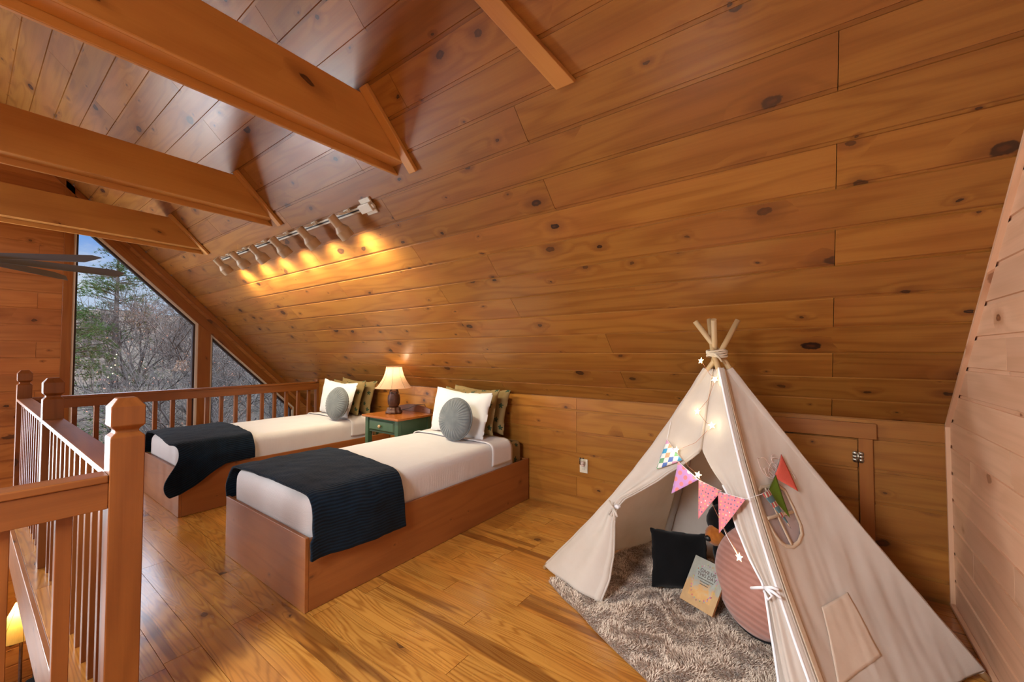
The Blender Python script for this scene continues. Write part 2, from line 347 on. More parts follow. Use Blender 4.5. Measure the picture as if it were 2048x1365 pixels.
def mat_book():
    T = NT('book_cover'); uv = T.uv(); s = T.n('ShaderNodeSeparateXYZ', {0: uv}); n = T.noise(uv, 5., 4., .6)
    sky = T.mix(n, srgb(120, 132, 132), srgb(178, 180, 168)); sand = T.mix(n, srgb(190, 140, 84), srgb(214, 176, 120))
    col = T.mix(T.ss(T.math('ADD', s.outputs[1], T.math('MULTIPLY', T.math('SUBTRACT', n, .5), .5)), .52, .36), sky, sand)
    edge = T.math('MAXIMUM', T.math('ABSOLUTE', T.math('SUBTRACT', s.outputs[0], .5)), T.math('ABSOLUTE', T.math('SUBTRACT', s.outputs[1], .5)))
    col = T.mix(T.math('MULTIPLY', T.ss(edge, .32, .34), .35), col, srgb(150, 140, 120))
    fl = T.n('ShaderNodeTexVoronoi', {'Vector': uv, 'Scale': 16.}, voronoi_dimensions='2D')
    dx = T.math('ABSOLUTE', T.math('SUBTRACT', s.outputs[0], .5)); ar = T.ss(T.math('ABSOLUTE', T.math('SUBTRACT', T.math('ADD', T.math('POWER', T.math('MULTIPLY', dx, 2.6), 2.), T.math('POWER', T.math('MULTIPLY', T.math('SUBTRACT', s.outputs[1], .52), 2.4), 2.)), .85)), .22, .05)
    col = T.mix(T.math('MULTIPLY', ar, T.math('LESS_THAN', fl.outputs['Distance'], .3)), col, T.mix(.6, fl.outputs['Color'], srgb(150, 100, 84)))
    T.bsdf(col, .3); return T.mat
def mat_ground():
    T = NT('leaf_litter'); o = T.obj(); a = T.noise(o, .6, 6., .65, '3D'); b = T.noise(o, 6., 4., .7, '3D')
    col = T.mix(T.ss(a, .4, .6), srgb(56, 50, 45), srgb(40, 37, 34)); col = T.mix(T.ss(b, .45, .7), col, srgb(66, 60, 54)); T.bsdf(col, .95, **{'Specular IOR Level': 0.}); return T.mat
def mat_foliage(name, a, b):
    T = NT(name); rn = T.n('ShaderNodeAttribute', attribute_name='rnd').outputs['Fac']; col = T.mix(rn, srgb(*a), srgb(*b))
    d = T.n('ShaderNodeBsdfDiffuse', {'Color': col}); t = T.n('ShaderNodeBsdfTranslucent', {'Color': col}); T.surf(T.n('ShaderNodeMixShader', {0: .3, 1: d.outputs[0], 2: t.outputs[0]})); return T.mat
M_bark = plain('grey_bark', (66, 61, 59), .9, var=.25, scale=3., **{'Specular IOR Level': .05})
M_barkd = plain('brown_bark', (52, 47, 44), .9, var=.25, scale=3., **{'Specular IOR Level': .05})
M_needle = mat_foliage('needles', (28, 44, 22), (56, 74, 40))
M_budleaf = mat_foliage('old_leaves', (150, 92, 74), (128, 104, 84))

# ------------------------------------------------------------------ planked surfaces
GV, GD, GE = .015, .007, .003     # groove width, depth, bevel
def plank_rows(mb, O, U, Vv, N, rows, joints=None, mi=0):
    """rows: list of (v0, v1, [(ulo0,ulo1,uhi0,uhi1)...]) ; O origin, U/V unit dirs, N unit normal toward the room."""
    O, U, Vv, N = V(O), V(U), V(Vv), V(N)
    def P(u, v, h): return O + U * u + Vv * v + N * h
    for k, (v0, v1, spans) in enumerate(rows):
        for (a0, a1, b0, b1) in spans:
            js = sorted(j for j in (joints(k) if joints else []) if min(a0, a1) + .15 < j < max(b0, b1) - .15)
            L = [(a0, a1)] + [(j + .0012, j + .0012) for j in js]; R = [(j - .0012, j - .0012) for j in js] + [(b0, b1)]
            for (l0, l1), (r0, r1) in zip(L, R):
                r = rr(); g = min(GV, (v1 - v0) * .4); w = v1 - v0
                lm = lerp(l0, l1, g / w); rm = lerp(r0, r1, g / w)
                def uvp(u, v): return (u, v - v0)
                # groove floor, groove wall, face, closing edge
                mb.poly([P(l0, v0, -GD), P(r0, v0, -GD), P(rm, v0 + g, -GD), P(lm, v0 + g, -GD)], [uvp(l0, v0), uvp(r0, v0), uvp(rm, v0 + g), uvp(lm, v0 + g)], r, mi)
                e = GE
                mb.poly([P(lm, v0 + g, -GD), P(rm, v0 + g, -GD), P(rm, v0 + g + e, 0), P(lm, v0 + g + e, 0)], [uvp(lm, v0 + g)] * 4, r, mi)
                mb.poly([P(lm, v0 + g + e, 0), P(rm, v0 + g + e, 0), P(r1, v1 - GE / 3, 0), P(l1, v1 - GE / 3, 0)], [uvp(lm, v0 + g), uvp(rm, v0 + g), uvp(r1, v1), uvp(l1, v1)], r, mi)
                mb.poly([P(l1, v1 - GE / 3, 0), P(r1, v1 - GE / 3, 0), P(r1, v1, -GD), P(l1, v1, -GD)], [uvp(l1, v1)] * 4, r, mi)
                for u0_, u1_ in ((l0, l1), (r0, r1)):
                    mb.poly([P(u0_, v0, -.02), P(u1_, v1, -.02), P(u1_, v1 - .001, 0), P(lerp(u0_, u1_, g / w), v0 + g + e, 0)], None, r, mi)

# visible slope and its mirror twin: one ceiling
ceil = MB()
W = .1874; r2 = math.sqrt(.5); VMAX = (YK - YC) / r2
def slope_rows(xlo_deep=True):
    rows = []; k = -9
    while True:
        v0 = .162 + k * W; v1 = v0 + W
        if v0 > VMAX: break
        v1 = min(v1, VMAX)
        if v1 <= 0.0: spans = [(XG, XG, -5.84, -5.84)]
        elif v0 < 0:
            rows.append((v0, 0., [(XG, XG, -5.84, -5.84)])); v0 = 0.; spans = [(XG, XG, XR, XR)]
        else: spans = [(XG, XG, XR, XR)]
        if v0 > -1.45: rows.append((v0, v1, spans))
        k += 1
    return rows
jr = random.Random(3)
def cj(k):
    if k % 2 == 0: return [.09, -2.35, -4.79]
    return [-1.13 + jr.choice((0, -.61)), -3.57]
plank_rows(ceil, (0, YK, ZK), (1, 0, 0), (0, -r2, r2), (0, -r2, -r2), slope_rows(), cj)
plank_rows(ceil, (0, mir(YK), ZK), (1, 0, 0), (0, r2, r2), (0, r2, -r2), slope_rows(), cj)
struct(ceil.build('ceiling', M_ceil, fix=False))
# roof deck behind the boards keeps daylight out
rf = MB()
for s in (1, -1):
    f = (lambda y: y) if s == 1 else mir
    rf.poly([(XG - .4, f(4.6), S0 - 4.6 + .1), (XR + .2, f(4.6), S0 - 4.6 + .1), (XR + .2, f(YC), S0 - YC + .1), (XG - .4, f(YC), S0 - YC + .1)])
struct(rf.build('ceiling_roof', M_shadow_roof, solid=.04, fix=False))

# knee walls
def knee(name, y, n):
    kw = MB(); rows = []
    zs = [0, .106, .28, .468, .647, .831, .944]
    for a, b in zip(zs, zs[1:]): rows.append((a, b, [(-5.83, -5.83, XR, XR)]))
    plank_rows(kw, (0, y, 0), (1, 0, 0), (0, 0, 1), (0, n, 0), rows, lambda k: [-1.62, .9 - 4.6] if k % 2 else [-1.62 if k == 4 else -2.9, -4.4])
    kw.obox((-5.84, y - n * .004, -.3), (6.5, 0, 0), (0, 0, 1.25), (0, -n * .03, 0))
    return struct(kw.build(name, M_knee, fix=False))
knee('wall_back', YK, -1)
knee('wall_front', mir(YK), 1)

# right gable wall
rw = MB(); rows = []; z = -2.62; RW = .1392; z0 = .829 - 25 * RW
while z0 < S0 - YC:
    z1 = min(z0 + RW, S0 - YC)
    def lim(zz):
        if zz < -.4: return 4.46
        return S0 - zz
    a, b = lim(z0), lim(z1)
    if z1 > -2.62: rows.append((z0, z1, [(mir(a), mir(b), a, b)]))
    z0 += RW
plank_rows(rw, (XR, 0, 0), (0, 1, 0), (0, 0, 1), (-1, 0, 0), rows, lambda k: [2.78 if k % 3 == 0 else 2.3 if k % 3 == 1 else 1.2, -.6 - (k % 2) * .5])
rw.box(XR + .012, XR + .04, -4.6, 4.5, -2.6, S0 - YC)
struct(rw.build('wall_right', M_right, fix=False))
tr = MB()                                   # thin corner mouldings on the right wall
tr.obox((XR - .018, YK - .016, .0), (0, 0, ZK), (.018, 0, 0), (0, .016, 0))
tr.obox((XR - .018, YK, ZK), (0, -(YK - YC), YK - YC), (.018, 0, 0), (0, -.011, -.011))
tr.obox((XR - .018, YK, ZK), (0, 0, 0.0001), (.018, 0, 0), (0, -.011, -.011))
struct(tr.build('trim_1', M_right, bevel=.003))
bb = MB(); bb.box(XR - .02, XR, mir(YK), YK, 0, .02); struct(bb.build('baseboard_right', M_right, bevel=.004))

# left gable wall with its windows
SILL = -.6
WB = (.765, 1.995); WS = (2.145, 3.34); DL = 3.74
gw = MB(); rows = []
zb = sorted(set([-2.62 + i * .185 for i in range(37)] + [SILL]))
zb = [z for z in zb if z < S0 - YC] + [S0 - YC]
def outer(z): return 4.46 if z < -.4 else S0 - z
for z0, z1 in zip(zb, zb[1:]):
    zm = (z0 + z1) / 2; sp = []
    def add(lo, hi):
        a0, a1, b0, b1 = lo(z0), lo(z1), hi(z0), hi(z1)
        if lo(zm) < hi(zm) - .002:
            a0, a1 = min(a0, b0), min(a1, b1)
            sp.append((a0, a1, b0, b1)); 
    if zm < SILL: add(lambda z: mir(outer(z)), outer)
    else:
        e = lambda z: min(WB[0], outer(z))
        add(lambda z: mir(e(z)), e)
        for m in (0, 1):
            def put(lo, hi):
                if m: add(lambda z: mir(hi(z)), lambda z: mir(lo(z)))
                else: add(lo, hi)
            put(lambda z: max(WB[0], min(DL - z, WS[1])), outer)                      # above the raking heads and right of the small window
            put(lambda z: WB[1], lambda z: min(WS[0], max(WB[1], DL - z)))            # between the windows
    rows.append((z0, z1, sp))
plank_rows(gw, (XG, 0, 0), (0, 1, 0), (0, 0, 1), (1, 0, 0), rows, lambda k: [.1 + .4 * (k % 3)])
gw.box(XG - .05, XG - .012, mir(WB[0]) - .02, WB[0] + .02, -2.6, 3.2)
struct(gw.build('wall_left', M_gable, fix=False))
def inset(poly, w):
    n = len(poly); out = []
    for i in range(n):
        p0, p1, p2 = (V(poly[i - 1] + (0,)), V(poly[i] + (0,)), V(poly[(i + 1) % n] + (0,)))
        d1 = (p1 - p0).normalized(); d2 = (p2 - p1).normalized()
        n1 = V((-d1.y, d1.x, 0)); n2 = V((-d2.y, d2.x, 0)); b = (n1 + n2); b = b / max(.2, b.dot(n1)) ; q = p1 + b * w
        out.append((q.x, q.y))
    return out
def ring(mb, poly, w, x0, x1):
    inn = inset(poly, w); n = len(poly)
    for i in range(n):
        j = (i + 1) % n
        q = [poly[i], poly[j], inn[i], inn[j]]; P = []
        for k in range(8): y, z = q[k & 3]; P.append((x0 if k < 4 else x1, y, z))
        L = (V(poly[i]) - V(poly[j])).length
        mb.hexa(P, L, w, x1 - x0)
big = [(WB[0], SILL), (WB[1], SILL), (WB[1], DL - WB[1]), (WB[0], DL - WB[0])]
sml = [(WS[0], SILL), (WS[1], SILL), (WS[1], DL - WS[1] + .02), (WS[0], DL - WS[0] + .02)]
wn = 0
for m in (0, 1):
    for poly in (big, sml):
        wn += 1
        if m: poly = [(mir(y), z) for y, z in poly][::-1]
        w = bpy.data.objects.new('window_%d' % wn, None); C.objects.link(w); w.location = (XG, poly[0][0], SILL); w['kind'] = 'structure'
        a = MB(); ring(a, poly, .022, XG - .06, XG + .006); a.build('window_frame', M_whiteframe, w)
        b = MB(); ring(b, inset(poly, .022), .022, XG - .1, XG - .04); b.build('sash', M_sash, w)
        g = MB(); p = inset(poly, .03); g.prism([(XG - .075, y, z) for y, z in p], (.004, 0, 0)); g.build('window_pane', M_glass, w)
    f = (lambda y: y) if not m else mir
    t = MB(); T0, T1 = XG, XG + .02
    def bd(pts):
        q = [(T0, f(y), z) for y, z in pts]; P = q + [(T1, f(y), z) for y, z in pts]
        P = [P[0], P[1], P[2], P[3], P[4], P[5], P[6], P[7]]
        L = max((V(q[1]) - V(q[0])).length, .01); t.hexa(P, L, (V(q[2]) - V(q[0])).length, .02)
    bd([(.685, SILL - .1), (.685, S0 - .685 - .01), (.765, SILL - .1), (.765, S0 - .765 - .01)])
    bd([(.765, DL - .765), (WS[1], DL - WS[1] + .02), (.765, DL - .765 + .16), (WS[1], DL - WS[1] + .16)])
    bd([(WB[1], SILL), (WB[1], DL - WB[1]), (WS[0], SILL), (WS[0], DL - WS[0] + .02)])
    bd([(.765, SILL - .1), (WS[1] + .1, SILL - .1), (.765, SILL), (WS[1] + .1, SILL)])
    bd([(WS[1], SILL - .1), (WS[1], DL - WS[1] + .16), (WS[1] + .08, SILL - .1), (WS[1] + .08, DL - WS[1] + .08)])
    bd([(.1, S0 - .1 - .1), (4.4, S0 - 4.4 - .1), (.1, S0 - .1 - .004), (4.4, S0 - 4.4 - .004)])
    struct(t.build('trim_%d' % (2 + m), M_trim, bevel=.003))

# loft floor, its edge boards and the floor below
XO, YO = -1.97, .355         # edges of the stair opening (posts' centre lines)
fl = MB(); rows = []; y = -3.22; k = 0
def foot(y): return XO - .105 if y < YO - .1 else -5.93
yy = YO - .083
def frows(ya, yb, lo):
    out = []; n = max(1, round((yb - ya) / .134)); h = (yb - ya) / n
    return [(ya + i * h, ya + (i + 1) * h, [(lo, lo, XR, XR)]) for i in range(n)]
GV, GD, GE = .002, .004, .0001
fr = random.Random(11)
plank_rows(fl, (0, 0, 0), (1, 0, 0), (0, 1, 0), (0, 0, 1), frows(-3.22, yy, XO - .105) + frows(yy, YK, -5.93), lambda k: [-5.2 + fr.random() * 1.4 + i * 1.35 for i in range(5)])
GV, GD, GE = .015, .007, .003
fl.box(-5.93, XR, yy + .01, YK + .6, -.24, -.008, mi=1); fl.box(XO - .10, XR, -3.6, yy + .012, -.24, -.008, mi=1)
struct(fl.build('floor', [M_floor, M_plaster], fix=False))
fe = MB()
fe.box(-5.94, XO - .10, yy - .022, yy, -.26, -.004); fe.box(XO - .127, XO - .105, -3.2, yy, -.26, -.004); fe.box(-5.952, -5.93, yy - .02, YK + .5, -.26, -.004)
struct(fe.build('trim_4', M_trim, bevel=.003))
lf = MB(); plank_rows(lf, (0, 0, -2.62), (1, 0, 0), (0, 1, 0), (0, 0, 1), [(-4.6 + i * .14, -4.46 + i * .14, [(XG, XG, XR, XR)]) for i in range(65)], lambda k: [-4 + k % 3, -1.5 + k % 2])
struct(lf.build('floor_lower', M_floor, fix=False))
for s, nm in ((1, 'wall_lower_back'), (-1, 'wall_lower_front')):
    lw = MB(); y = 4.46 if s == 1 else mir(4.46)
    plank_rows(lw, (0, y, -2.62), (1, 0, 0), (0, 0, 1), (0, -s, 0), [(i * .185, (i + 1) * .185, [(XG, XG, XR, XR)]) for i in range(13)])
    struct(lw.build(nm, M_gable, fix=False))

# ------------------------------------------------------------------ ceiling beams and the strips beside them
bl = ['nearest ceiling tie beam, broad and orange, across the top left', 'middle ceiling tie beam, between the nearest and the farthest one', 'farthest ceiling tie beam, just above the gable window']
ZB = 2.487; HB = .275
for i, x in enumerate((-1.966, -3.706, -5.43)):
    b = thing('ceiling_beam', bl[i], 'beam', (x, YC, ZB), 'ceiling tie beams')
    def board(name, x0, x1, z0, z1):
        y0, y1 = S0 - z0, S0 - z1; q = MB()
        P = []
        for c in (z0, z1):
            for xx in (x0, x1):
                for side in (0, 1):
                    yv = S0 - c
                    P.append((xx, yv if side else mir(yv), c))
        P = [P[0], P[1], P[4], P[5], P[2], P[3], P[6], P[7]]
        q.hexa(P, y1 - mir(y1), z1 - z0, x1 - x0); q.build(name, M_beam, b, bevel=.004)
    board('face_board', x - .022, x, ZB, ZB + HB); board('back_board', x - .135, x - .113, ZB - .036, ZB + HB)
    board('bottom_board', x - .1125, x - .0225, ZB + .002, ZB + .024)
    for side in (0, 1):
        e = MB(); f = (lambda y: y) if not side else mir
        zc0, zc1 = ZB - .045, ZB + HB + .03
        def sp(xx, z, h): return (xx, f(S0 - z - h * r2), z - h * r2)
        P = [sp(xx, z, h) for h in (.001, .026) for xx in (x + .002, x + .062) for z in (zc0, zc1)]
        e.hexa([P[0], P[1], P[2], P[3], P[4], P[5], P[6], P[7]], .5, .06, .025); e.build('edge_strip', M_beam, b, bevel=.003)
e = MB(); P = []
for h in (.001, .03):
    for w in (-.045, .045):
        for (x, z) in ((-.842, 2.51), (-1.33, 3.2)): P.append((x + w, S0 - z - h * r2, z - h * r2))
e.hexa(P, 1., .09, .03)
tag(e.build('ceiling_batten', M_beam, bevel=.003), 'lone wooden batten running down the ceiling boards, top centre, no beam beside it', 'batten')

# ------------------------------------------------------------------ railing
def post(x, y, label, top=1.172):
    n = MB(); h = .0455
    def rg(w, z): return [n.vert((x + sx * w, y + sy * w, z)) for sx, sy in ((-1, -1), (1, -1), (1, 1), (-1, 1))]
    prof = [(h, 0), (h, 1.037), (h - .014, 1.052), (h - .014, 1.060), (h, 1.076), (h, 1.142), (h - .02, top)]
    rs = [rg(w, z) for w, z in prof]; r = rr(); acc = 0
    for k in range(len(rs) - 1):
        dz = math.hypot(prof[k + 1][1] - prof[k][1], prof[k + 1][0] - prof[k][0])
        for q in range(4):
            w = (q + 1) % 4; o = q * .2
            n.face((rs[k][q], rs[k][w], rs[k + 1][w], rs[k + 1][q]), [(acc, o), (acc, o + .09), (acc + dz, o + .09), (acc + dz, o)], r)
        acc += dz
    n.face(rs[0][::-1], None, r); n.face(rs[-1], [(0, 0), (.05, 0), (.05, .05), (0, .05)], r)
    return tag(n.build('newel_post', M_post, bevel=.003), label, 'newel post', 'newel posts of the loft railing')
PA, PB, PC = -5.845, -3.895, -1.975
post(PC, YO, 'dark newel post with notched cap, nearest and largest, in the left foreground')
post(PB, YO, 'dark newel post half way along the receding rail, behind the nearest post')
post(PA, YO, 'sunlit pale newel post at the far corner of the railing')
def railing(name, label, p0, p1, side, posts, capw=.09, foot=True):
    """straight run from p0 to p1 (x, y); side: unit vector toward the loft floor where the apron board sits."""
    p0, p1, sd = V(p0 + (0,)), V(p1 + (0,)), V(side + (0,)); d = (p1 - p0); L = d.length; d.normalize()
    t = thing(name, label, 'railing', (p0.x, p0.y, 0), 'loft railing runs')
    a = MB(); a.obox(p0 - sd * capw / 2 + V((0, 0, .889)), d * L, sd * capw, V((0, 0, .025))); a.build('handrail', M_post, t, bevel=.004)
    a = MB(); a.obox(p0 + sd * .021 + V((0, 0, .80)), d * L, V((0, 0, .089)), sd * .02); a.build('apron', M_post, t, bevel=.002)
    for s in posts:
        q = p0 + d * s; b = MB(); b.obox(q - d * .019 - sd * .019 + V((0, 0, 0)), V((0, 0, .889)), d * .038, sd * .038)
        b.build('baluster', M_post, t, bevel=.002)
    return t
bal1 = [1.286, 1.439, 1.592, 1.762, 1.911, 2.067, 2.217, 2.371, 2.526, 2.678, 2.839, 2.989]
b1 = [y - YO for y in [.52, .675, .83, .985, 1.135] + bal1]
t = railing('loft_railing', 'far railing behind the beds, ending at the sloped ceiling', (PA, YO + .046), (PA, YK), (1, 0), [b - .046 for b in b1])
q = MB(); q.box(PA - .03, PA + .045, YK - .035, YK, 0, .945); q.build('wall_post', M_post, t, bevel=.003)
n2 = 12
railing('loft_railing', 'receding railing between the middle post and the far corner post', (PA + .046, YO), (PB - .046, YO), (0, 1), [.15 * (i + .6) for i in range(12)])
railing('loft_railing', 'receding railing between the nearest post and the middle post', (PB + .046, YO), (PC - .046, YO), (0, 1), [.15 * (i + .6) for i in range(12)])
railing('loft_railing', 'short foreground railing running out of the left edge of view', (PC, YO - .046), (PC, YO - 1.9), (1, 0), [.097 + .130 * i for i in range(12)])

# ------------------------------------------------------------------ hatch door in the knee wall, hinge, outlet
h = bpy.data.objects.new('door_1', None); C.objects.link(h); h.location = (-.1, YK, 0); h['kind'] = 'structure'
q = MB(); HX0 = -.72
q.box(HX0 - .08, .289, YK - .028, YK, .836, .925); q.box(.209, .272, YK - .022, YK, 0, .836); q.box(HX0 - .063, HX0, YK - .022, YK, 0, .836); q.build('door_frame', M_trim, h, bevel=.003)
q = MB(); rows = []
plank_rows(q, (0, YK - .014, 0), (1, 0, 0), (0, 0, 1), (0, -1, 0), [(a, b, [(HX0 + .004, HX0 + .004, .203, .203)]) for a, b in ((.012, .106), (.106, .28), (.28, .468), (.468, .647), (.647, .826))])
q.build('door_panel', M_knee, h, fix=False)
q = MB()
for s in (-1, 1):
    for zz in (.709, .728, .747): q.lathe([(.0, -.002), (.0135, -.002), (.0135, .003), (.0, .004)], 10, Matrix.Translation((.206 + s * .013, YK - .0245, zz)) @ Matrix.Rotation(PI / 2, 4, 'X'))
    q.box(.206 + s * .014 - .011, .206 + s * .014 + .011, YK - .025, YK - .0225, .704, .752)
q.tube([(.206, YK - .027, .703), (.206, YK - .027, .753)], .005, 8); q.build('hinge', M_steel, h)
def plate(name, label, x, y, z, n, w=.072, hh=.115, double=True):
    t = thing(name, label, 'electrical outlet', (x, y, z)); n = V(n); s = V((0, 0, 1)).cross(n)
    q = MB(); q.obox(V((x, y, z)) - s * w / 2 - V((0, 0, hh / 2)) + n * .0005, s * w, V((0, 0, hh)), n * .006); q.build('cover_plate', M_cream, t, bevel=.0025)
    for dz in (-.026, .026):
        q = MB(); q.obox(V((x, y, z + dz - .014)) - s * .015 + n * .006, s * .03, V((0, 0, .028)), n * .003); q.build('socket', M_cream, t, bevel=.002)
        q = MB()
        for k in (-1, 1): q.obox(V((x, y, z + dz - .005)) + s * (k * .006 - .001) + n * .009, s * .002, V((0, 0, .010)), n * .0006)
        q.build('slot', M_dark, t)
    return t
plate('wall_outlet', 'cream outlet cover plate on the plank wall right of the front bed', -1.552, YK, .385, (0, -1, 0))
nl = thing('night_light', 'small clear plug-in night light in the wall outlet', 'night light', (-1.556, YK - .02, .40))
q = MB(); q.box(-1.574, -1.538, YK - .03, YK - .0095, .385, .425); q.build('plug_body', M_clear, nl, bevel=.004)
q = MB(); q.grid(10, 6, lambda u, v: (-1.556 + .022 * math.cos(PI * u + PI), YK - .028 - .02 * math.sin(PI * u), .405 + v * .055)); q.build('clear_shade', M_glass, nl, solid=.0015)

# ------------------------------------------------------------------ track light
tl = thing('track_light', 'cream track light with six spotlights on the sloped ceiling', 'track light', (-3.9, 1.66, 2.37))
def sl(x, y, h): return V((x, y - h * r2, S0 - y - h * r2))        # point above the slope
q = MB(); sd = V((0, r2, -r2)); nn = V((0, -r2, -r2))
q.obox(sl(-5.2, 1.69, .001) - sd * .016, (2.62, 0, 0), sd * .034, nn * .018); q.build('track_rail', M_cream, tl, bevel=.002)
q = MB(); q.obox(sl(-5.19, 1.69, .0185) - sd * .005, (2.6, 0, 0), sd * .01, nn * .002); q.build('contact_slot', M_dark, tl)
q = MB(); q.obox(sl(-2.56, 1.69, .001) - sd * .06, (.115, 0, 0), sd * .12, nn * .012); q.obox(sl(-2.575, 1.69, .012) - sd * .03, (.13, 0, 0), sd * .062, nn * .03); q.obox(sl(-2.445, 1.69, .012) - sd * .012, (.02, 0, 0), sd * .03, nn * .02)
q.build('canopy_box', M_cream, tl, bevel=.004)
dirs = V((.05, .725, -.69)).normalized()
for i, x in enumerate((-5.03, -4.60, -4.165, -3.73, -3.25, -2.785)):
    dr = (dirs + V(((-.10, .08, .03, .05, .02, .02)[i], 0, 0))).normalized()
    p = sl(x, 1.652, .125); M = Matrix.Translation(p) @ dr.to_track_quat('Z', 'Y').to_matrix().to_4x4()
    q = MB(); q.lathe([(0, 0), (.026, .0), (.031, .003), (.031, .085), (.053, .122), (.053, .185), (.049, .186), (.047, .128), (.0, .11)], 32, M, sharp=True)
    hd = q.build('spot_head', M_metal, tl)
    q = MB(); q.tube([sl(x + .055, 1.675, .018), sl(x + .055, 1.675, .05), sl(x + .03, 1.665, .085)], .008, 8); q.obox(sl(x + .03, 1.675, .018) - sd * .014, (.06, 0, 0), sd * .028, nn * .016); q.build('stem', M_cream, tl)
    q = MB(); q.lathe([(0, .125), (.03, .13), (.043, .15), (.045, .160), (.03, .172), (0, .178)], 20, M); q.build('bulb', M_bulb, hd)
    L = bpy.data.lights.new('spot', 'SPOT'); L.energy = 56; L.color = (1., .88, .60); L.spot_size = math.radians(160); L.spot_blend = 1.; L.shadow_soft_size = .045
    lo = bpy.data.objects.new('spot_beam', L); C.objects.link(lo); lo.location = p + dr * .19; lo.rotation_euler = dr.to_track_quat('-Z', 'Y').to_euler(); lo.parent = tl; lo.matrix_parent_inverse = Matrix.Translation(-tl.location)
# added fill spots by the opposite slope, unseen
for x, dd_, ee in ((-4.4, (-.7, .45, -.45), 120), (-2.9, (.0, .75, -.55), 70), (-1.2, (.35, .45, -.8), 60), (.25, (-.8, .30, .22), 60)):
    p = V((x, mir(1.6), 2.3)); L = bpy.data.lights.new('spot', 'SPOT'); L.energy = ee * .8; L.color = (.95, .97, 1.); L.spot_size = math.radians(140); L.spot_blend = 1.; L.shadow_soft_size = .12
    lo = bpy.data.objects.new('opposite_slope_fill', L); C.objects.link(lo); lo.location = p; lo.rotation_euler = V(dd_).to_track_quat('-Z', 'Y').to_euler()

# ------------------------------------------------------------------ beds
def rbox(mb, c, size, r, n=(16, 24, 6), uvs=1., fn=None, crown=0.):
    """rounded box; six grids, r = edge radius."""
    c = V(c); hx, hy, hz = size[0] / 2, size[1] / 2, size[2] / 2
    def prj(p):
        q = V((max(-hx + r, min(hx - r, p.x)), max(-hy + r, min(hy - r, p.y)), max(-hz + r, min(hz - r, p.z))))
        d = p - q
        if d.length > 1e-9: p = q + d.normalized() * r
        if crown and p.z > 0: p.z += crown * max(0, 1 - (p.x / hx) ** 2) * max(0, 1 - (p.y / hy) ** 4)
        p = c + p
        return fn(p) if fn else p
    def ax(h, n):        # denser near the ends
        k = [-h, -h + r * .33, -h + r * .7, -h + r] + [lerp(-h + r, h - r, i / n) for i in range(1, n)] + [h - r, h - r * .7, h - r * .33, h]
        return k
    X, Y, Z = ax(hx, n[0]), ax(hy, n[1]), ax(hz, n[2])
    def sheet(A, B, f, uvf):
        idx = [[mb.vert(prj(V(f(a, b)))) for a in A] for b in B]
        for j in range(len(B) - 1):
            for i in range(len(A) - 1):
                mb.face((idx[j][i], idx[j][i + 1], idx[j + 1][i + 1], idx[j + 1][i]), [uvf(A[i], B[j]), uvf(A[i + 1], B[j]), uvf(A[i + 1], B[j + 1]), uvf(A[i], B[j + 1])], smooth=True)
    for s in (-1, 1):
        sheet(X, Y, lambda a, b: (a, b, s * hz), lambda a, b: (a, b))
        sheet(X, Z, lambda a, b: (a, s * hy, b), lambda a, b: (a, b + .3))
        sheet(Y, Z, lambda a, b: (s * hx, a, b), lambda a, b: (b + .6, a))
def weld(o, d=.0006):
    bm = bmesh.new(); bm.from_mesh(o.data); bmesh.ops.remove_doubles(bm, verts=bm.verts, dist=d); bmesh.ops.recalc_face_normals(bm, faces=bm.faces); bm.to_mesh(o.data); bm.free(); return o
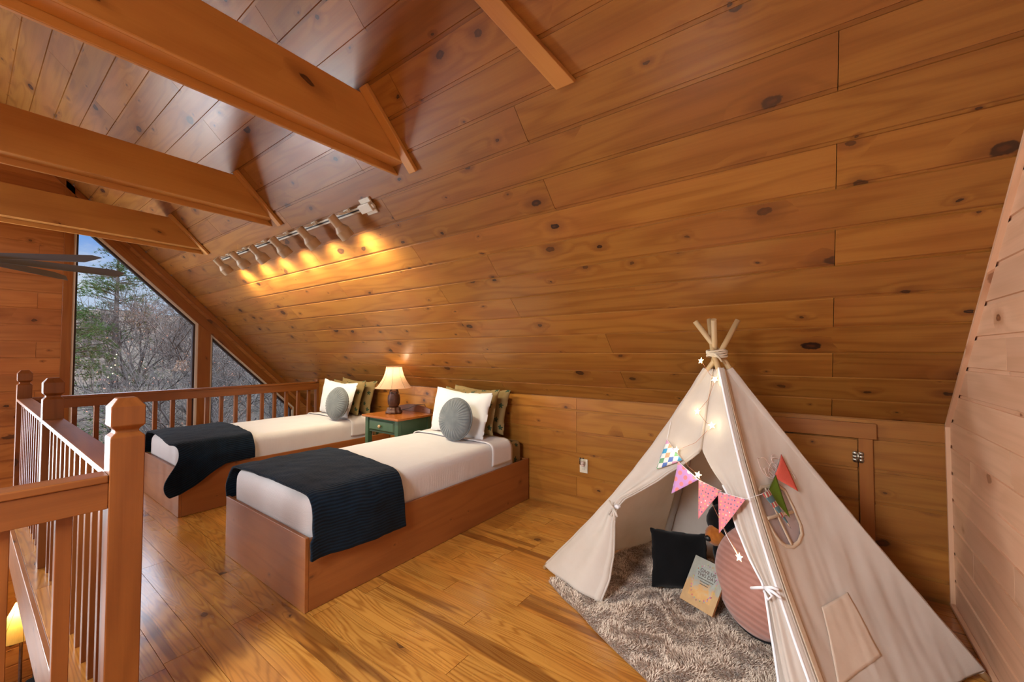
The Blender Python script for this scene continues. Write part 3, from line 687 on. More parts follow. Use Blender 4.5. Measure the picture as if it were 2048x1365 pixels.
def bed(x0, x1, names, seed, hang):
    """x0..x1 outer frame in x; foot at y=1.068, head at the knee wall."""
    which, where = names
    t = thing('bed_frame', 'low wooden platform bed frame, ' + which, 'bed', ((x0 + x1) / 2, 2.08, 0), 'twin bed frames')
    HBf = .367; f = 1.068; e = YK - .015
    q = MB(); q.box(x0, x1, f, f + .02, 0.002, HBf + .012); q.build('footboard', M_bed, t, bevel=.002)
    for s, xx in (('r', x1 - .021), ('l', x0 + .001)):
        q = MB(); q.box(xx, xx + .02, f + .0205, e, .002, HBf); q.build('side_rail', M_bed, t, bevel=.002)
    q = MB(); q.box(x0 + .022, x1 - .022, e - .02, e, .002, HBf); q.build('headboard', M_bed, t, bevel=.002)
    q = MB()
    for k in range(8): q.box(x0 + .022, x1 - .022, f + .1 + k * .25, f + .19 + k * .25, .2, .22)
    q.build('slats', M_bed, t)
    mx0, mx1 = x0 + .045, x1 - .05; mc = (mx0 + mx1) / 2
    q = MB(); rbox(q, (mc, (f + .05 + e - .03) / 2, .3775), (mx1 - mx0, e - .03 - f - .05, .31), .05, (8, 16, 4))
    m = weld(q.build('mattress', M_leaf)); tag(m, 'mattress in a tan leaf-print fitted sheet, on the ' + where, 'mattress', 'twin mattresses')
    cy0, cy1 = f + .034, 2.885
    def wr(p):
        k = .004 * nz(p, 5., seed) + .002 * nz(p, 13., seed)
        if p.z < .5: k = abs(k + .006 * nz((p.x * 1, p.y, p.z * .3), 14., seed))
        return p + V(((k if p.x > mc else -k) if p.z < .5 else 0, -abs(k) * .6 if p.y < cy0 + .01 and p.z < .5 else 0, k if p.z > .5 else 0))
    q = MB(); rbox(q, (mc, (cy0 + cy1) / 2 + .1, .402), (mx1 - mx0 + .028, cy1 - cy0 + .2, .32), .062, (18, 44, 6), fn=wr, crown=.012)
    s = weld(q.build('coverlet', M_white))
    bm = bmesh.new(); bm.from_mesh(s.data); bmesh.ops.delete(bm, geom=[g_ for g_ in bm.faces if g_.calc_center_median().y > cy1 or g_.calc_center_median().z < .302], context='FACES'); bm.to_mesh(s.data); bm.free()
    md = s.modifiers.new('Solid', 'SOLIDIFY'); md.thickness = .003; md.offset = 1; tag(s, 'white textured coverlet tucked over the ' + where, 'bedspread', 'white coverlets')
    # turned-down fold near the head, part of the coverlet
    hw = (mx1 - mx0) / 2 + .016
    def cross(u, hl, hr, off=0.0, rr_=.065, top=.562):
        """arc-length walk over the mattress, left hem -> right hem; u in metres from centre."""
        w = hw + off; a = w - rr_; q_ = rr_ * PI / 2; s_ = 1 if u > 0 else -1; d = abs(u)
        if d < a: return V((mc + u, 0, top + off + .012 * (1 - (d / w) ** 2)))
        if d < a + q_:
            th = (d - a) / rr_; return V((mc + s_ * (a + rr_ * math.sin(th)), 0, top + off - rr_ + rr_ * math.cos(th)))
        return V((mc + s_ * w, 0, top + off - rr_ - (d - a - q_)))
    hl = hw + .16
    q = MB()
    def fold(u, v):
        p = cross(lerp(-hl, hl, u), 0, 0, .010); y = 2.60 + v * .275 + .012 * math.sin(u * 9) * (1 - v)
        p.y = y; p.z += .004 * nz((p.x, y, p.z), 9., seed + 3) + (.006 if v < .12 else 0); return p
    q.grid(70, 12, fold, lambda u, v: (u * 2 * hl, v * .275)); q.build('turned_down_fold', M_white, s, solid=.008, soff=0)
    # throw blanket
    y0, y1 = hang['y']
    def thr(u, v):
        d = lerp(-hang['L'](v), hang['R'](v), u); p = cross(d, 0, 0, .022)
        s_ = abs(d) - hw - .03
        yl = y0(u); p.y = lerp(yl, y1(u), v)
        k = .006 * nz((p.x, p.y, p.z), 7., seed + 5)
        p.z += k * .8 + .004 * nz((p.x, p.y, p.z), 18., seed)
        if s_ > 0:
            wv = smooth01((s_ + .02) / .12); sg = 1 if d > 0 else -1
            p.x += sg * (wv * (.040 + .010 * math.sin(p.y * 13 + seed * 2)) + abs(k))
            p.y += hang.get('drift', 0) * wv * sg * 0 + .012 * wv * nz((p.y, p.z, 0), 8., seed)
        if v < .06: p.z -= .006 * (1 - v / .06)
        return p
    q = MB(); q.grid(96, 44, thr, lambda u, v: (u * 1.5, v * .66))
    o = q.build('throw_blanket', M_navy, solid=.014, soff=0, sub=1)
    tag(o, 'dark navy velour throw across the foot of the ' + where, 'blanket', 'navy throws'); return mc, mx0, mx1
hw1 = .985
h1 = dict(y=(lambda u: 1.075 + .03 * abs(math.sin(u * 2.4)) - .02 * (u > .93), lambda u: 1.70 + .03 * math.sin(u * 6)), L=lambda v: .495 + .27 - .02 * v, R=lambda v: .495 + .305 + .03 * v)
h2 = dict(y=(lambda u: lerp(1.05, 1.02, u) + .05 * math.sin(u * 5) * (1 - u) + (.045 * math.sin((u - .7) * 20) if u > .7 else 0), lambda u: 1.64 + .03 * math.sin(u * 5)), L=lambda v: .495 + .2, R=lambda v: .495 + .39 - .20 * smooth01(v * 1.4))
mc1, a1, c1 = bed(-3.143, -2.099, ('nearest the tent', 'front bed'), 1, h1)
mc2, a2, c2 = bed(-5.165, -4.127, ('beside the far railing', 'back bed'), 2, h2)

def cushion(name, mat, w, h, t, loc, rot, seed, label, cat, group=None, pinch=.08, floppy=0., flange=0., n=26):
    """square pillow, local x = width, z = height, faces -y."""
    q = MB(); R = Matrix.Translation(loc) @ rot.to_4x4()
    def f(side):
        def g(u, v):
            a, b = 2 * u - 1, 2 * v - 1
            k = (max(0, 1 - abs(a) ** 2.6) * max(0, 1 - abs(b) ** 2.6)) ** .55
            x = w / 2 * a * (1 - pinch * (1 - abs(a)) ** 0 * (1 - b * b) * abs(a)); z = h / 2 * b * (1 - pinch * (1 - a * a) * abs(b))
            y = side * t / 2 * k + .010 * nz((x, z, side * .3), 6., seed) * (1 if k > .02 else .5) + .004 * nz((x, z, side), 19., seed)
            if floppy: z += floppy * a * a * (1 if b > 0 else 0) * .5 - floppy * (1 - a * a) * max(0, b) * .5; y += floppy * .6 * a * abs(a) * b
            return R @ V((x, y, z))
        return g
    for s in (-1, 1): q.grid(n, n, f(s), lambda u, v: (u * w, v * h))
    o = weld(q.build(name, mat), .002); o.modifiers.new('Subsurf', 'SUBSURF').render_levels = 1
    return tag(o, label, cat, group)
from mathutils import Euler
def rot(x, y, z): return Euler((math.radians(x), math.radians(y), math.radians(z))).to_matrix()
def sleeping(mc, y, seed, bedname, dx=0):
    cushion('pillow', M_leaf, .70, .42, .115, (mc + dx + .02, y + .185, .79), rot(-12, 2, 2), seed, 'tan leaf-print pillow at the wall, rearmost on the ' + bedname, 'pillow', 'leaf-print pillows', floppy=.015)
    cushion('pillow', M_leaf, .70, .42, .115, (mc + dx + .0, y + .065, .788), rot(-13, -1, -1), seed + 1, 'tan leaf-print pillow just behind the white one, ' + bedname, 'pillow', 'leaf-print pillows', floppy=.02)
    w = cushion('pillow', M_pillow, .70, .405, .11, (mc + dx + .0, y - .06, .784), rot(-13, 2, -1), seed + 2, 'white linen pillow propped on the ' + bedname, 'pillow', 'white pillows', floppy=.025, pinch=.02)
sleeping(mc1, 2.80, 20, 'front bed'); sleeping(mc2, 2.78, 30, 'back bed')
def roundcush(name, mat, R, t, loc, rt, seed, label, cat, pleat=.0, group=None, uvlin=True, pipe=None):
    M = Matrix.Translation(loc) @ rt.to_4x4(); q = MB(); N = 72
    for s in (-1, 1):
        def g(u, v):
            a = 2 * PI * u; rr_ = v; k = math.sqrt(max(0, 1 - rr_ ** 2.4)) ; x, z = R * rr_ * math.cos(a), R * rr_ * math.sin(a)
            w = pleat * math.sin(a * 34 + 5 * nz((x, z, 0), 9., seed)) * smooth01((rr_ - .35) / .5) * (.4 + .6 * abs(nz((math.cos(a), math.sin(a), 0), 2., seed)))
            y = s * (t / 2 * k + w * k + .006 * nz((x, z, s), 10., seed) * k)
            return M @ V((x, y, z))
        q.grid(N * 2, 16, g, (lambda u, v: (R * v * math.cos(2 * PI * u), R * v * math.sin(2 * PI * u))), closed_u=True)
    o = weld(q.build(name, mat), .0004); tag(o, label, cat, group)
    q = MB(); q.tube([M @ V((R * math.cos(2 * PI * i / 60), 0, R * math.sin(2 * PI * i / 60))) for i in range(61)], .006, 6, cap=False)
    p = q.build('piping', pipe or mat, o); p.matrix_parent_inverse = Matrix.Identity(4)
    return o
roundcush('round_cushion', M_grey, .178, .125, (-2.475, 2.535, .762), rot(-10, 0, 4), 3, 'round grey velvet cushion leaning on the front bed pillow', 'cushion', .012, 'round grey cushions')
roundcush('round_cushion', M_grey, .178, .125, (-4.30, 2.52, .765), rot(-10, 0, 6), 4, 'round grey velvet cushion leaning on the back bed pillow', 'cushion', .012, 'round grey cushions')

# ------------------------------------------------------------------ nightstand and owl lamp
NX0, NX1, NY0, NY1, NZ = -3.79, -3.225, 2.52, 2.965, .69
ns = thing('nightstand', 'green painted nightstand with wooden top between the beds', 'nightstand', ((NX0 + NX1) / 2, 2.74, 0))
q = MB(); q.box(NX0 - .015, NX1 + .015, NY0 - .015, NY1 + .005, NZ - .022, NZ); q.build('top', M_table, ns, bevel=.005)
for x in (NX0 + .015, NX1 - .065):
    for y in (NY0 + .01, NY1 - .06):
        q = MB(); q.box(x, x + .05, y, y + .05, 0, NZ - .022); q.build('leg', M_green, ns, bevel=.003)
q = MB(); q.box(NX1 - .06, NX1 - .02, NY0 + .06, NY1 - .06, .52, NZ - .023); q.box(NX0 + .02, NX0 + .06, NY0 + .06, NY1 - .06, .52, NZ - .023); q.box(NX0 + .065, NX1 - .065, NY1 - .05, NY1 - .02, .52, NZ - .023)
q.box(NX0 + .065, NX1 - .065, NY0 + .025, NY0 + .05, .52, NZ - .023); q.build('apron', M_green, ns, bevel=.002)
q = MB(); xa, xb, za, zb_ = NX0 + .075, NX1 - .075, .535, .652
P = []
for yv, ins in ((NY0 + .0245, 0), (NY0 + .008, .016)):
    for zz in (za + ins, zb_ - ins):
        for xx in (xa + ins, xb - ins): P.append((xx, yv, zz))
q.hexa(P, xb - xa, zb_ - za, .016); dr_ = q.build('drawer', M_green, ns, bevel=.001)
q = MB(); q.lathe([(.007, 0), (.007, .008), (.015, .013), (.018, .02), (.014, .028), (0, .031)], 18, Matrix.Translation(((xa + xb) / 2, NY0 + .008, .592)) @ Matrix.Rotation(PI / 2, 4, 'X')); q.build('knob', M_pole, dr_)
q = MB(); pts = [(NX0 + .02, NY1 - .015, NZ + .0005), (NX1 - .02, NY1 - .015, NZ + .0005)] + [(lerp(NX1 - .02, NX0 + .02, i / 16), NY1 - .015, NZ + .045 + .035 * math.sin(PI * i / 16)) for i in range(17)]
q.prism(pts, (0, .016, 0), uvs=[(p[0], p[2]) for p in pts]); q.build('backboard', M_arch, ns, bevel=.002)

LX, LY = -3.585, 2.745
lp = thing('table_lamp', 'owl-shaped bronze table lamp with flared pink silk shade', 'lamp', (LX, LY, NZ))
q = MB(); q.lathe([(.0, .001), (.078, .001), (.085, .012), (.074, .03), (.066, .042), (.07, .052), (.058, .066), (.0, .07)], 40, Matrix.Translation((LX, LY, NZ)), fn=lambda p, a: V((p.x * (1 + .10 * math.sin(a * 9) + .05 * math.sin(a * 5)), p.y * (1 + .10 * math.sin(a * 9)), p.z)))
q.build('base', M_bronze, lp)
q = MB(); fa = math.atan2(-LY, -LX)
def owl(p, a):
    da = abs(((a - fa + PI) % (2 * PI)) - PI)
    k = 1 + .035 * math.sin(a * 14 + p.z * 120) * (p.z < .2) + .05 * math.cos(2 * (a - fa))
    if .2 < p.z < .25: k += .12 * math.exp(-((da - .55) / .3) ** 2)
    return V((p.x * k, p.y * k, p.z))
q.lathe([(.0, .064), (.045, .065), (.056, .09), (.064, .13), (.066, .165), (.061, .188), (.050, .202), (.052, .216), (.05, .234), (.04, .25), (.02, .256), (0, .257)], 40, Matrix.Translation((LX, LY, NZ)), fn=owl)
for s in (-1, 1):
    a = fa + s * .75; d = V((math.cos(a), math.sin(a), 0)); o_ = V((LX, LY, NZ + .245)) + d * .036
    q.tube([o_ - V((0, 0, .02)), o_ + d * .006 + V((0, 0, .012)), o_ + d * .008 + V((0, 0, .042))], [.02, .012, .002], 8)
ob = q.build('owl_body', M_bronze, lp)
for s in (-1, 1):
    a = fa + s * .45; d = V((math.cos(a), math.sin(a), 0)); q = MB(); q.lathe([(0, .008), (.009, .006), (.011, .0), (.0, -.002)], 12, Matrix.Translation(V((LX, LY, NZ + .222)) + d * .053) @ d.to_track_quat('Z', 'Y').to_matrix().to_4x4()); q.build('eye', M_dark, ob)
    a = fa + s * 1.5; d = V((math.cos(a), math.sin(a), 0)); q = MB(); q.lathe([(0, -.062), (.02, -.045), (.03, -.01), (.028, .025), (.015, .05), (0, .058)], 14, Matrix.Translation(V((LX, LY, NZ + .145)) + d * .052) @ Matrix.Rotation(a, 4, 'Z') @ Matrix.Scale(.45, 4, (1, 0, 0))); q.build('wing', M_bronze, ob)
d = V((math.cos(fa), math.sin(fa), 0)); q = MB(); q.tube([V((LX, LY, NZ + .212)) + d * .05, V((LX, LY, NZ + .196)) + d * .066], [.008, .001], 6); q.build('beak', M_dark, ob)
q = MB(); q.tube([(LX, LY, NZ + .27), (LX, LY, NZ + .36)], .007, 10); q.tube([(LX, LY, NZ + .345), (LX, LY, NZ + .372)], .016, 12); q.build('socket', M_dark, lp)
q = MB(); q.lathe([(.012, .372), (.02, .385), (.03, .41), (.026, .432), (.012, .446), (0, .449)], 16, Matrix.Translation((LX, LY, NZ))); q.build('bulb', M_bulb, lp)
SP = [(.192, .272), (.176, .282), (.152, .312), (.126, .352), (.103, .40), (.088, .45), (.08, .495)]
def pan(p, a):
    R = math.hypot(p.x, p.y); k = 1 - .018 * abs(math.sin(a * 4)); return V((p.x * k, p.y * k, p.z))
q = MB(); q.lathe(SP, 64, Matrix.Translation((LX, LY, NZ)), fn=pan)
sh = q.build('lamp_shade', M_shade, lp, fix=False)
sh.data.polygons.foreach_get('use_smooth', [0] * len(sh.data.polygons))
bm = bmesh.new(); bm.from_mesh(sh.data); bmesh.ops.delete(bm, geom=[f for f in bm.faces if len(f.verts) > 4], context='FACES'); bm.to_mesh(sh.data); bm.free()
q = MB()
for k in range(8):
    a = PI / 4 * k; q.tube([(LX + R * math.cos(a) * 1.004, LY + R * math.sin(a) * 1.004, NZ + h_) for R, h_ in SP], .0012, 5)
q.build('seam', M_seam, sh)
for R, z in ((.192, .272), (.08, .495)):
    q = MB(); q.tube([(LX + R * math.cos(2 * PI * i / 48), LY + R * math.sin(2 * PI * i / 48), NZ + z) for i in range(49)], .0035, 6, cap=False); q.build('rim_trim', M_seam if R < .1 else M_shade, sh)
q = MB(); q.tube([(LX + .05, LY + .05, NZ + .03), (LX + .12, LY + .10, NZ + .05), (LX + .18, LY + .17, NZ + .088), (LX + .22, LY + .235, NZ + .085), (LX + .23, LY + .27, NZ - .1), (LX + .23, LY + .3, .3), (LX + .23, LY + .33, .05)], .0035, 6); q.build('power_cord', M_dark, lp)
def plight(name, loc, e, col, size, parent=None):
    L = bpy.data.lights.new(name, 'POINT'); L.energy = e; L.color = col; L.shadow_soft_size = size
    o = bpy.data.objects.new(name, L); C.objects.link(o); o.location = loc
    if parent: o.parent = parent; o.matrix_parent_inverse = Matrix.Translation(-parent.location)
    return o
plight('lamp_glow', (LX, LY, NZ + .43), 6, (1., .70, .47), .025, lp)

# ------------------------------------------------------------------ teepee tent
AP = V((-.40, 2.35, 1.325)); FT = {'L': V((-1.35, 2.17, 0)), 'F': V((.06, 1.67, 0)), 'R': V((.552, 2.505, 0)), 'B': V((-.865, 3.02, 0))}
BEND = {'L': .05, 'F': .0, 'R': .012, 'B': .0}
cen = V((-.40, 2.34, 0))
def pole_pt(k, t):
    p = AP.lerp(FT[k], t); d = (cen - FT[k]); d.z = 0; d.normalize()
    p = p + (d - V((0, 0, .5))) * BEND[k] * math.sin(PI * min(1, max(0, t)))
    if k == 'F': p = p + (FT['L'] - FT['F']).normalized() * .045 * math.sin(PI * min(1, max(0, t)))
    return p
def LFa(s, t): a = .029 * math.sin(PI * t) / max(t, .05); return ((s - a) / (1 - 2 * a), t)
def FRa(s, t): c = .0464 * math.sin(PI * t) / max(t, .05); return ((s + c) / (1 + c), t)
tent = thing('play_tent', 'white canvas teepee play tent with wooden poles in the corner', 'play tent', (-.40, 2.34, 0))
tw = {'L': V((.016, -.018, 0)), 'F': V((-.014, -.018, 0)), 'R': V((.012, .02, 0)), 'B': V((-.012, .02, 0))}
tp = {'L': V((-.305, 2.385, 1.50)), 'R': V((-.50, 2.33, 1.50)), 'F': V((-.448, 2.43, 1.512)), 'B': V((-.398, 2.265, 1.50))}
for k in 'LFRB':
    pts = [pole_pt(k, 1 - i / 12) for i in range(12)]
    pts = [pts[0]] + [p + tw[k] * (i / 12) ** 30 for i, p in enumerate(pts) if i] + [AP + tw[k], tp[k]]
    pts[0] = FT[k] + V((0, 0, .004))
    q = MB(); q.tube(pts, .0135, 14); q.build('pole', M_pole, tent)
q = MB()
for k in range(4):
    q.tube([AP + V((.047 * math.cos(2 * PI * i / 24), .04 * math.sin(2 * PI * i / 24), -.012 + .009 * k + .004 * math.sin(4 * PI * i / 24 + k))) for i in range(25)], .0055, 7, cap=False)
q.tube([AP + V((.0, -.045, .0)), AP + V((.02, -.05, -.02)), AP + V((.03, -.04, -.04))], .005, 6)
q.build('binding_rope', M_rope, tent)
T0 = .060
def panel(a, b, sag=.025, seed=0, wr=.006):
    A1, B1 = FT[a], FT[b]; n = (A1 - AP).cross(B1 - AP).normalized()
    if n.dot(cen - AP.lerp((A1 + B1) / 2, .5)) > 0: n = -n            # outward
    def f(s, t, off=0.):
        pa, pb = pole_pt(a, t), pole_pt(b, t); p = pa.lerp(pb, s)
        w = 4 * s * (1 - s); e = .022 * (1 - w) ** 2
        k = wr * (nz((s * t * 2, t, 0), 5., seed) + .5 * nz((s * t * 3, t, 0), 9., seed)) * min(1, w * 3) + .0012 * nz((s * t * 5, t * 2.5, 0), 5., seed) * w + .006 * abs(nz((s * t * 1.5, t * 1.5, 0), 4., seed + 20)) * w
        return p + n * (e - sag * w * math.sin(PI * min(1, t) * .85) + k + off)
    return f, n
PLF, nLF = panel('L', 'F', .01, 1); PFR, nFR = panel('F', 'R', .022, 2); PRB, nRB = panel('R', 'B', .03, 3, .01); PBL, nBL = panel('B', 'L', .04, 4, .014)
T1 = .985
def tt(v): return lerp(T0, T1, v)
LEN = {}
def pan_uv(a, b, s, t): return (s * t * (FT[a] - FT[b]).length, t * 1.6)
for f, nm, a, b in ((PRB, 'back_panel', 'R', 'B'), (PBL, 'left_panel', 'B', 'L')):
    q = MB(); q.grid(36, 60, lambda u, v: f(u, tt(v) + .012 * math.sin(u * 9) * (v > .97)), lambda u, v: pan_uv(a, b, u, tt(v))); q.build(nm, M_canvas, tent, solid=.002)
# right panel with the window cut out
win = [FRa(*p) for p in [(.30, .447), (.40, .449), (.462, .463), (.46, .513), (.44, .556), (.40, .580), (.313, .597), (.235, .604), (.17, .600), (.11, .588), (.06, .563), (.025, .53), (.01, .49), (.03, .46), (.12, .448)]]
def inside(p, poly):
    c = False; n = len(poly)
    for i in range(n):
        (x0, y0), (x1, y1) = poly[i], poly[i - 1]
        if (y0 > p[1]) != (y1 > p[1]) and p[0] < (x1 - x0) * (p[1] - y0) / (y1 - y0) + x0: c = not c
    return c
q = MB(); q.grid(110, 190, lambda u, v: PFR(u, tt(v) - .02 * u * (v > .99)), lambda u, v: pan_uv('F', 'R', u, tt(v)), keep=lambda u, v: not inside((u, tt(v)), win)); rp = q.build('right_panel', M_canvas, tent, solid=.002)
wc = (sum(p[0] for p in win) / len(win), sum(p[1] for p in win) / len(win))
q = MB(); n = len(win)
def dense(poly, m=5):
    out = []
    for i in range(len(poly)):
        a, b = poly[i], poly[(i + 1) % len(poly)]
        out += [(lerp(a[0], b[0], k / m), lerp(a[1], b[1], k / m)) for k in range(m)]
    return out
dw = dense(win)
q.grid(len(dw), 6, lambda u, v: PFR(lerp(wc[0], dw[round(u * len(dw)) % len(dw)][0], v), lerp(wc[1], dw[round(u * len(dw)) % len(dw)][1], v), -.003), closed_u=True)
q.build('window_screen', M_mesh, rp)
q = MB(); q.grid(len(dw), 2, lambda u, v: PFR(lerp(wc[0], dw[round(u * len(dw)) % len(dw)][0], .96 + v * .13), lerp(wc[1], dw[round(u * len(dw)) % len(dw)][1], .96 + v * .13), .003), closed_u=True); q.build('window_border', M_hem, rp, solid=.003)
q = MB()
def strip(a, b, w, n=14):
    d = (b[0] - a[0], b[1] - a[1])
    L = math.hypot(d[0] * .5, d[1] * 1.6); px, py = -d[1] * 1.6 / L, d[0] * .5 / L
    q.grid(2, n, lambda u, v: PFR(lerp(a[0], b[0], v) + (u - .5) * w * px / .5, lerp(a[1], b[1], v) + (u - .5) * w * py / 1.6, .004))
strip(FRa(.175, .448), FRa(.232, .602), .014); strip(FRa(.03, .528), FRa(.436, .521), .014); q.build('window_bars', M_hem, rp, solid=.002)
# pocket
q = MB(); pk = [FRa(*p) for p in [(.251, .745), (.512, .733), (.492, .87), (.122, .885)]]
def pkf(u, v):
    s = lerp(lerp(pk[0][0], pk[1][0], u), lerp(pk[3][0], pk[2][0], u), v); t = lerp(lerp(pk[0][1], pk[1][1], u), lerp(pk[3][1], pk[2][1], u), v)
    return PFR(s, t, .004 + .008 * math.sin(PI * u) * (1 - v))
q.grid(20, 20, pkf, lambda u, v: (u * .3, v * .3)); q.build('pocket', M_pocket, rp, solid=.002)
# front panel: lintel above the door, left and right flaps tied back
sl_ = [(T0, .578), (.352, .578)] + [(t, LFa(s_, t)[0]) for t, s_ in [(.40, .45), (.458, .324), (.53, .22), (.595, .143), (.642, .135), (.70, .165), (.746, .20), (.82, .25), (.90, .285), (.985, .30)]]
sr_ = [(T0, .578), (.352, .58)] + [(t, min(.965, LFa(s_, t)[0])) for t, s_ in [(.465, .789), (.558, .824), (.653, .884), (.693, .917), (.717, .914), (.785, .909), (.892, .903), (.985, .89)]]
def flapL(u, v):
    t = tt(v); e = interp(sl_, t); s = u * e; g = smooth01((t - .36) / .2)
    fold_ = .022 * g * math.sin(u * 9 + 1) * u + .03 * g * math.exp(-((t - .62) / .1) ** 2) * u + .05 * smooth01((t - .68) / .2) * math.sin(PI * u)
    if u > .93: fold_ += .012 * math.sin((u - .93) / .07 * PI)
    p = PLF(s, t, fold_); 
    if v > .93: p.z = max(p.z, .02) 
    return p
def flapR(u, v):
    t = tt(v); e = interp(sr_, t); s = lerp(e, 1, u); g = smooth01((t - .36) / .2)
    w = 1 - u
    p = PLF(s, t, .016 * g * math.sin(w * 8 + t * 5) * w + .05 * smooth01((t - .72) / .15) * math.sin(PI * u) * .6 + .012 * g * math.sin(w * 21) * w)
    return p
q = MB(); q.grid(44, 90, flapL, lambda u, v: (u * .5, tt(v) * 1.6)); fL = q.build('door_flap', M_canvas, tent, solid=.003)
q = MB(); q.grid(40, 90, flapR, lambda u, v: (u * .4, tt(v) * 1.6)); fR = q.build('door_flap', M_canvas, tent, solid=.003)
q = MB(); q.tube([flapR(.0, v / 40) + nLF * .004 for v in range(17, 41)], .005, 6); q.build('flap_hem', M_tape, fR)
q = MB(); q.tube([flapL(1., v / 40) + nLF * .004 for v in range(13, 41)], .006, 6); q.build('flap_hem', M_canvas, fL)
# pole sleeves along the visible edges
for k in 'LFRB':
    q = MB(); q.tube([pole_pt(k, tt(v / 24) - (.01 if v == 24 else 0)) for v in range(25)], [.0205 + .0012 * math.sin(v * 2.1) for v in range(25)], 16, cap=False); q.build('pole_sleeve', M_canvas, tent)
q = MB(); q.grid(4, 60, lambda u, v: PFR((.012 + u * .05) / max(.12, tt(v)) * .75, tt(v), .006), lambda u, v: (u * .06, v * 1.5)); q.build('seam_band', M_hem, rp, solid=.002)
q = MB(); q.tube([pole_pt('F', tt(v / 30)) + (nLF * .8 + nFR * .2).normalized() * .021 for v in range(0, 31)], .0055, 6); q.build('edge_piping', M_tape, tent)
# ties
def tie(c, ax, n, left):
    q = MB(); c = V(c); side = ax.cross(n).normalized()
    q.tube([c + side * .035 + n * .002, c + n * .018, c - side * .03 + n * .006], .006, 6)
    for sgn, L in ((-1, .05), (-1, .04)):
        q.tube([c - side * .02 + n * .012, c - side * .05 + n * .02 + ax * (.0 if L == .05 else .015), c - side * .07 + n * .014 + ax * (.008 if L == .05 else .035)], [.006, .006, .005], 6)
    q.tube([c - side * .02 + n * .012, c - side * .045 + n * .025 + ax * .028, c - side * .025 + n * .018 + ax * .04, c - side * .015 + n * .012 + ax * .01], .005, 6)
    q.build('tie', M_tape if not left else M_canvas, tent)
tie(PLF(.945, .697, .03), (FT['F'] - AP).normalized(), nLF, False)
tie(PLF(.10, .635, .06), (FT['L'] - AP).normalized(), nLF, True)
q = MB(); c = flapL(1., .62) + nLF * .012
q.lathe([(0, -.012), (.014, -.008), (.018, 0), (.014, .008), (0, .012)], 14, Matrix.Translation(c), fn=lambda p, a: p * (1 + .18 * math.sin(a * 5))); q.build('rosette', M_tape, tent)

# ------------------------------------------------------------------ bunting
bt = thing('bunting', 'string of seven paper pennants across the tent front', 'bunting', tuple(PLF(.6, .46)))
fls = [('harlequin', PLF, [(.188, .338), (.426, .402), (.245, .456)]), ('polka', PLF, [(.404, .41), (.602, .455), (.429, .525)]), ('dots', PLF, [(.606, .456), (.775, .472), (.64, .578)]), ('dots', PLF, [(.761, .477), (.955, .479), (.753, .599)]),
       ('blue', PFR, [(-.085, .468), (.099, .458), (.187, .562)]), ('green', PFR, [(.085, .462), (.34, .418), (.30, .537)]), ('coral', PFR, [(.307, .424), (.657, .358), (.556, .471)])]
dots = mat_cover('dots'); strpts = [PLF(.03, .27, .01)]
names = {'harlequin': 'pennant with pastel diamonds', 'polka': 'lilac polka-dot pennant', 'dots': 'pink pennant with tiny dots', 'blue': 'blue pennant with red and cream dashes', 'green': 'plain green pennant', 'coral': 'plain coral pennant'}
for i, (k, f, tri) in enumerate(fls):
    off = (.02, .03, .03, .045, .04, .032, .026)[i]
    P3 = [f(*(LFa if f is PLF else FRa)(s, t), off) for s, t in tri]
    m = dots if k == 'dots' else mat_cover(k)
    e1 = (P3[1] - P3[0]); W_ = e1.length; ex = e1.normalized(); nn_ = e1.cross(P3[2] - P3[0]).normalized(); ey = nn_.cross(ex)
    q = MB(); N = 10; idx = {}
    for a in range(N + 1):
        for b in range(N + 1 - a):
            u, v = a / N, b / N; p = P3[0] + (P3[1] - P3[0]) * u + (P3[2] - P3[0]) * v; p = p + nn_ * (.006 * math.sin(PI * (u + v / 2)) * (1 if i % 2 else -1))
            w = p - P3[0]; idx[a, b] = (q.vert(p), (w.dot(ex), w.dot(ey)))
    for a in range(N):
        for b in range(N - a):
            fs = [(a, b), (a + 1, b), (a, b + 1)]; q.face([idx[c][0] for c in fs], [idx[c][1] for c in fs], smooth=True)
            if a + b < N - 1: fs = [(a + 1, b), (a + 1, b + 1), (a, b + 1)]; q.face([idx[c][0] for c in fs], [idx[c][1] for c in fs], smooth=True)
    o = q.build('pennant', m, bt, solid=.0008); o['label'] = names[k]
    strpts += [P3[0] + nn_ * .001, P3[1] + nn_ * .001]
q = MB(); q.tube(strpts, .0014, 5); q.build('string', M_tape, bt)

# ------------------------------------------------------------------ star string lights
sg = thing('string_lights', 'fairy lights with little glowing stars draped on the tent', 'string lights', tuple(AP))
def star(c, n, spin, parent, R=.019):
    n = V(n).normalized(); x = n.cross(V((0, 0, 1))).normalized(); y = x.cross(n); q = MB(); o = []
    for k in range(10):
        a = spin + PI * k / 5; r = R if k % 2 == 0 else R * .45; o.append(V(c) + x * math.cos(a) * r + y * math.sin(a) * r)
    f = q.vert(V(c) + n * .006); b = q.vert(V(c) - n * .006); i = [q.vert(p) for p in o]
    for k in range(10): w = (k + 1) % 10; q.face((i[k], i[w], f)); q.face((i[w], i[k], b))
    return q.build('star', M_star, parent)
stars = [(PLF(-.16, .058, .03), .3), (PLF(.835, .105, .03), .9), (PLF(.419, .221, .02), 1.4), (PLF(.718, .266, .02), 1.3), (PLF(.336, .371, .035), .2), (PLF(.60, .439, .02), .5), (PLF(.80, .66, -.02), .1)]
stars[0] = (V((-.463, 2.276, 1.29)), .3); stars[6] = (PLF(.855, .645, .0), .1)
wp = [AP + V((-.03, -.04, -.01))]
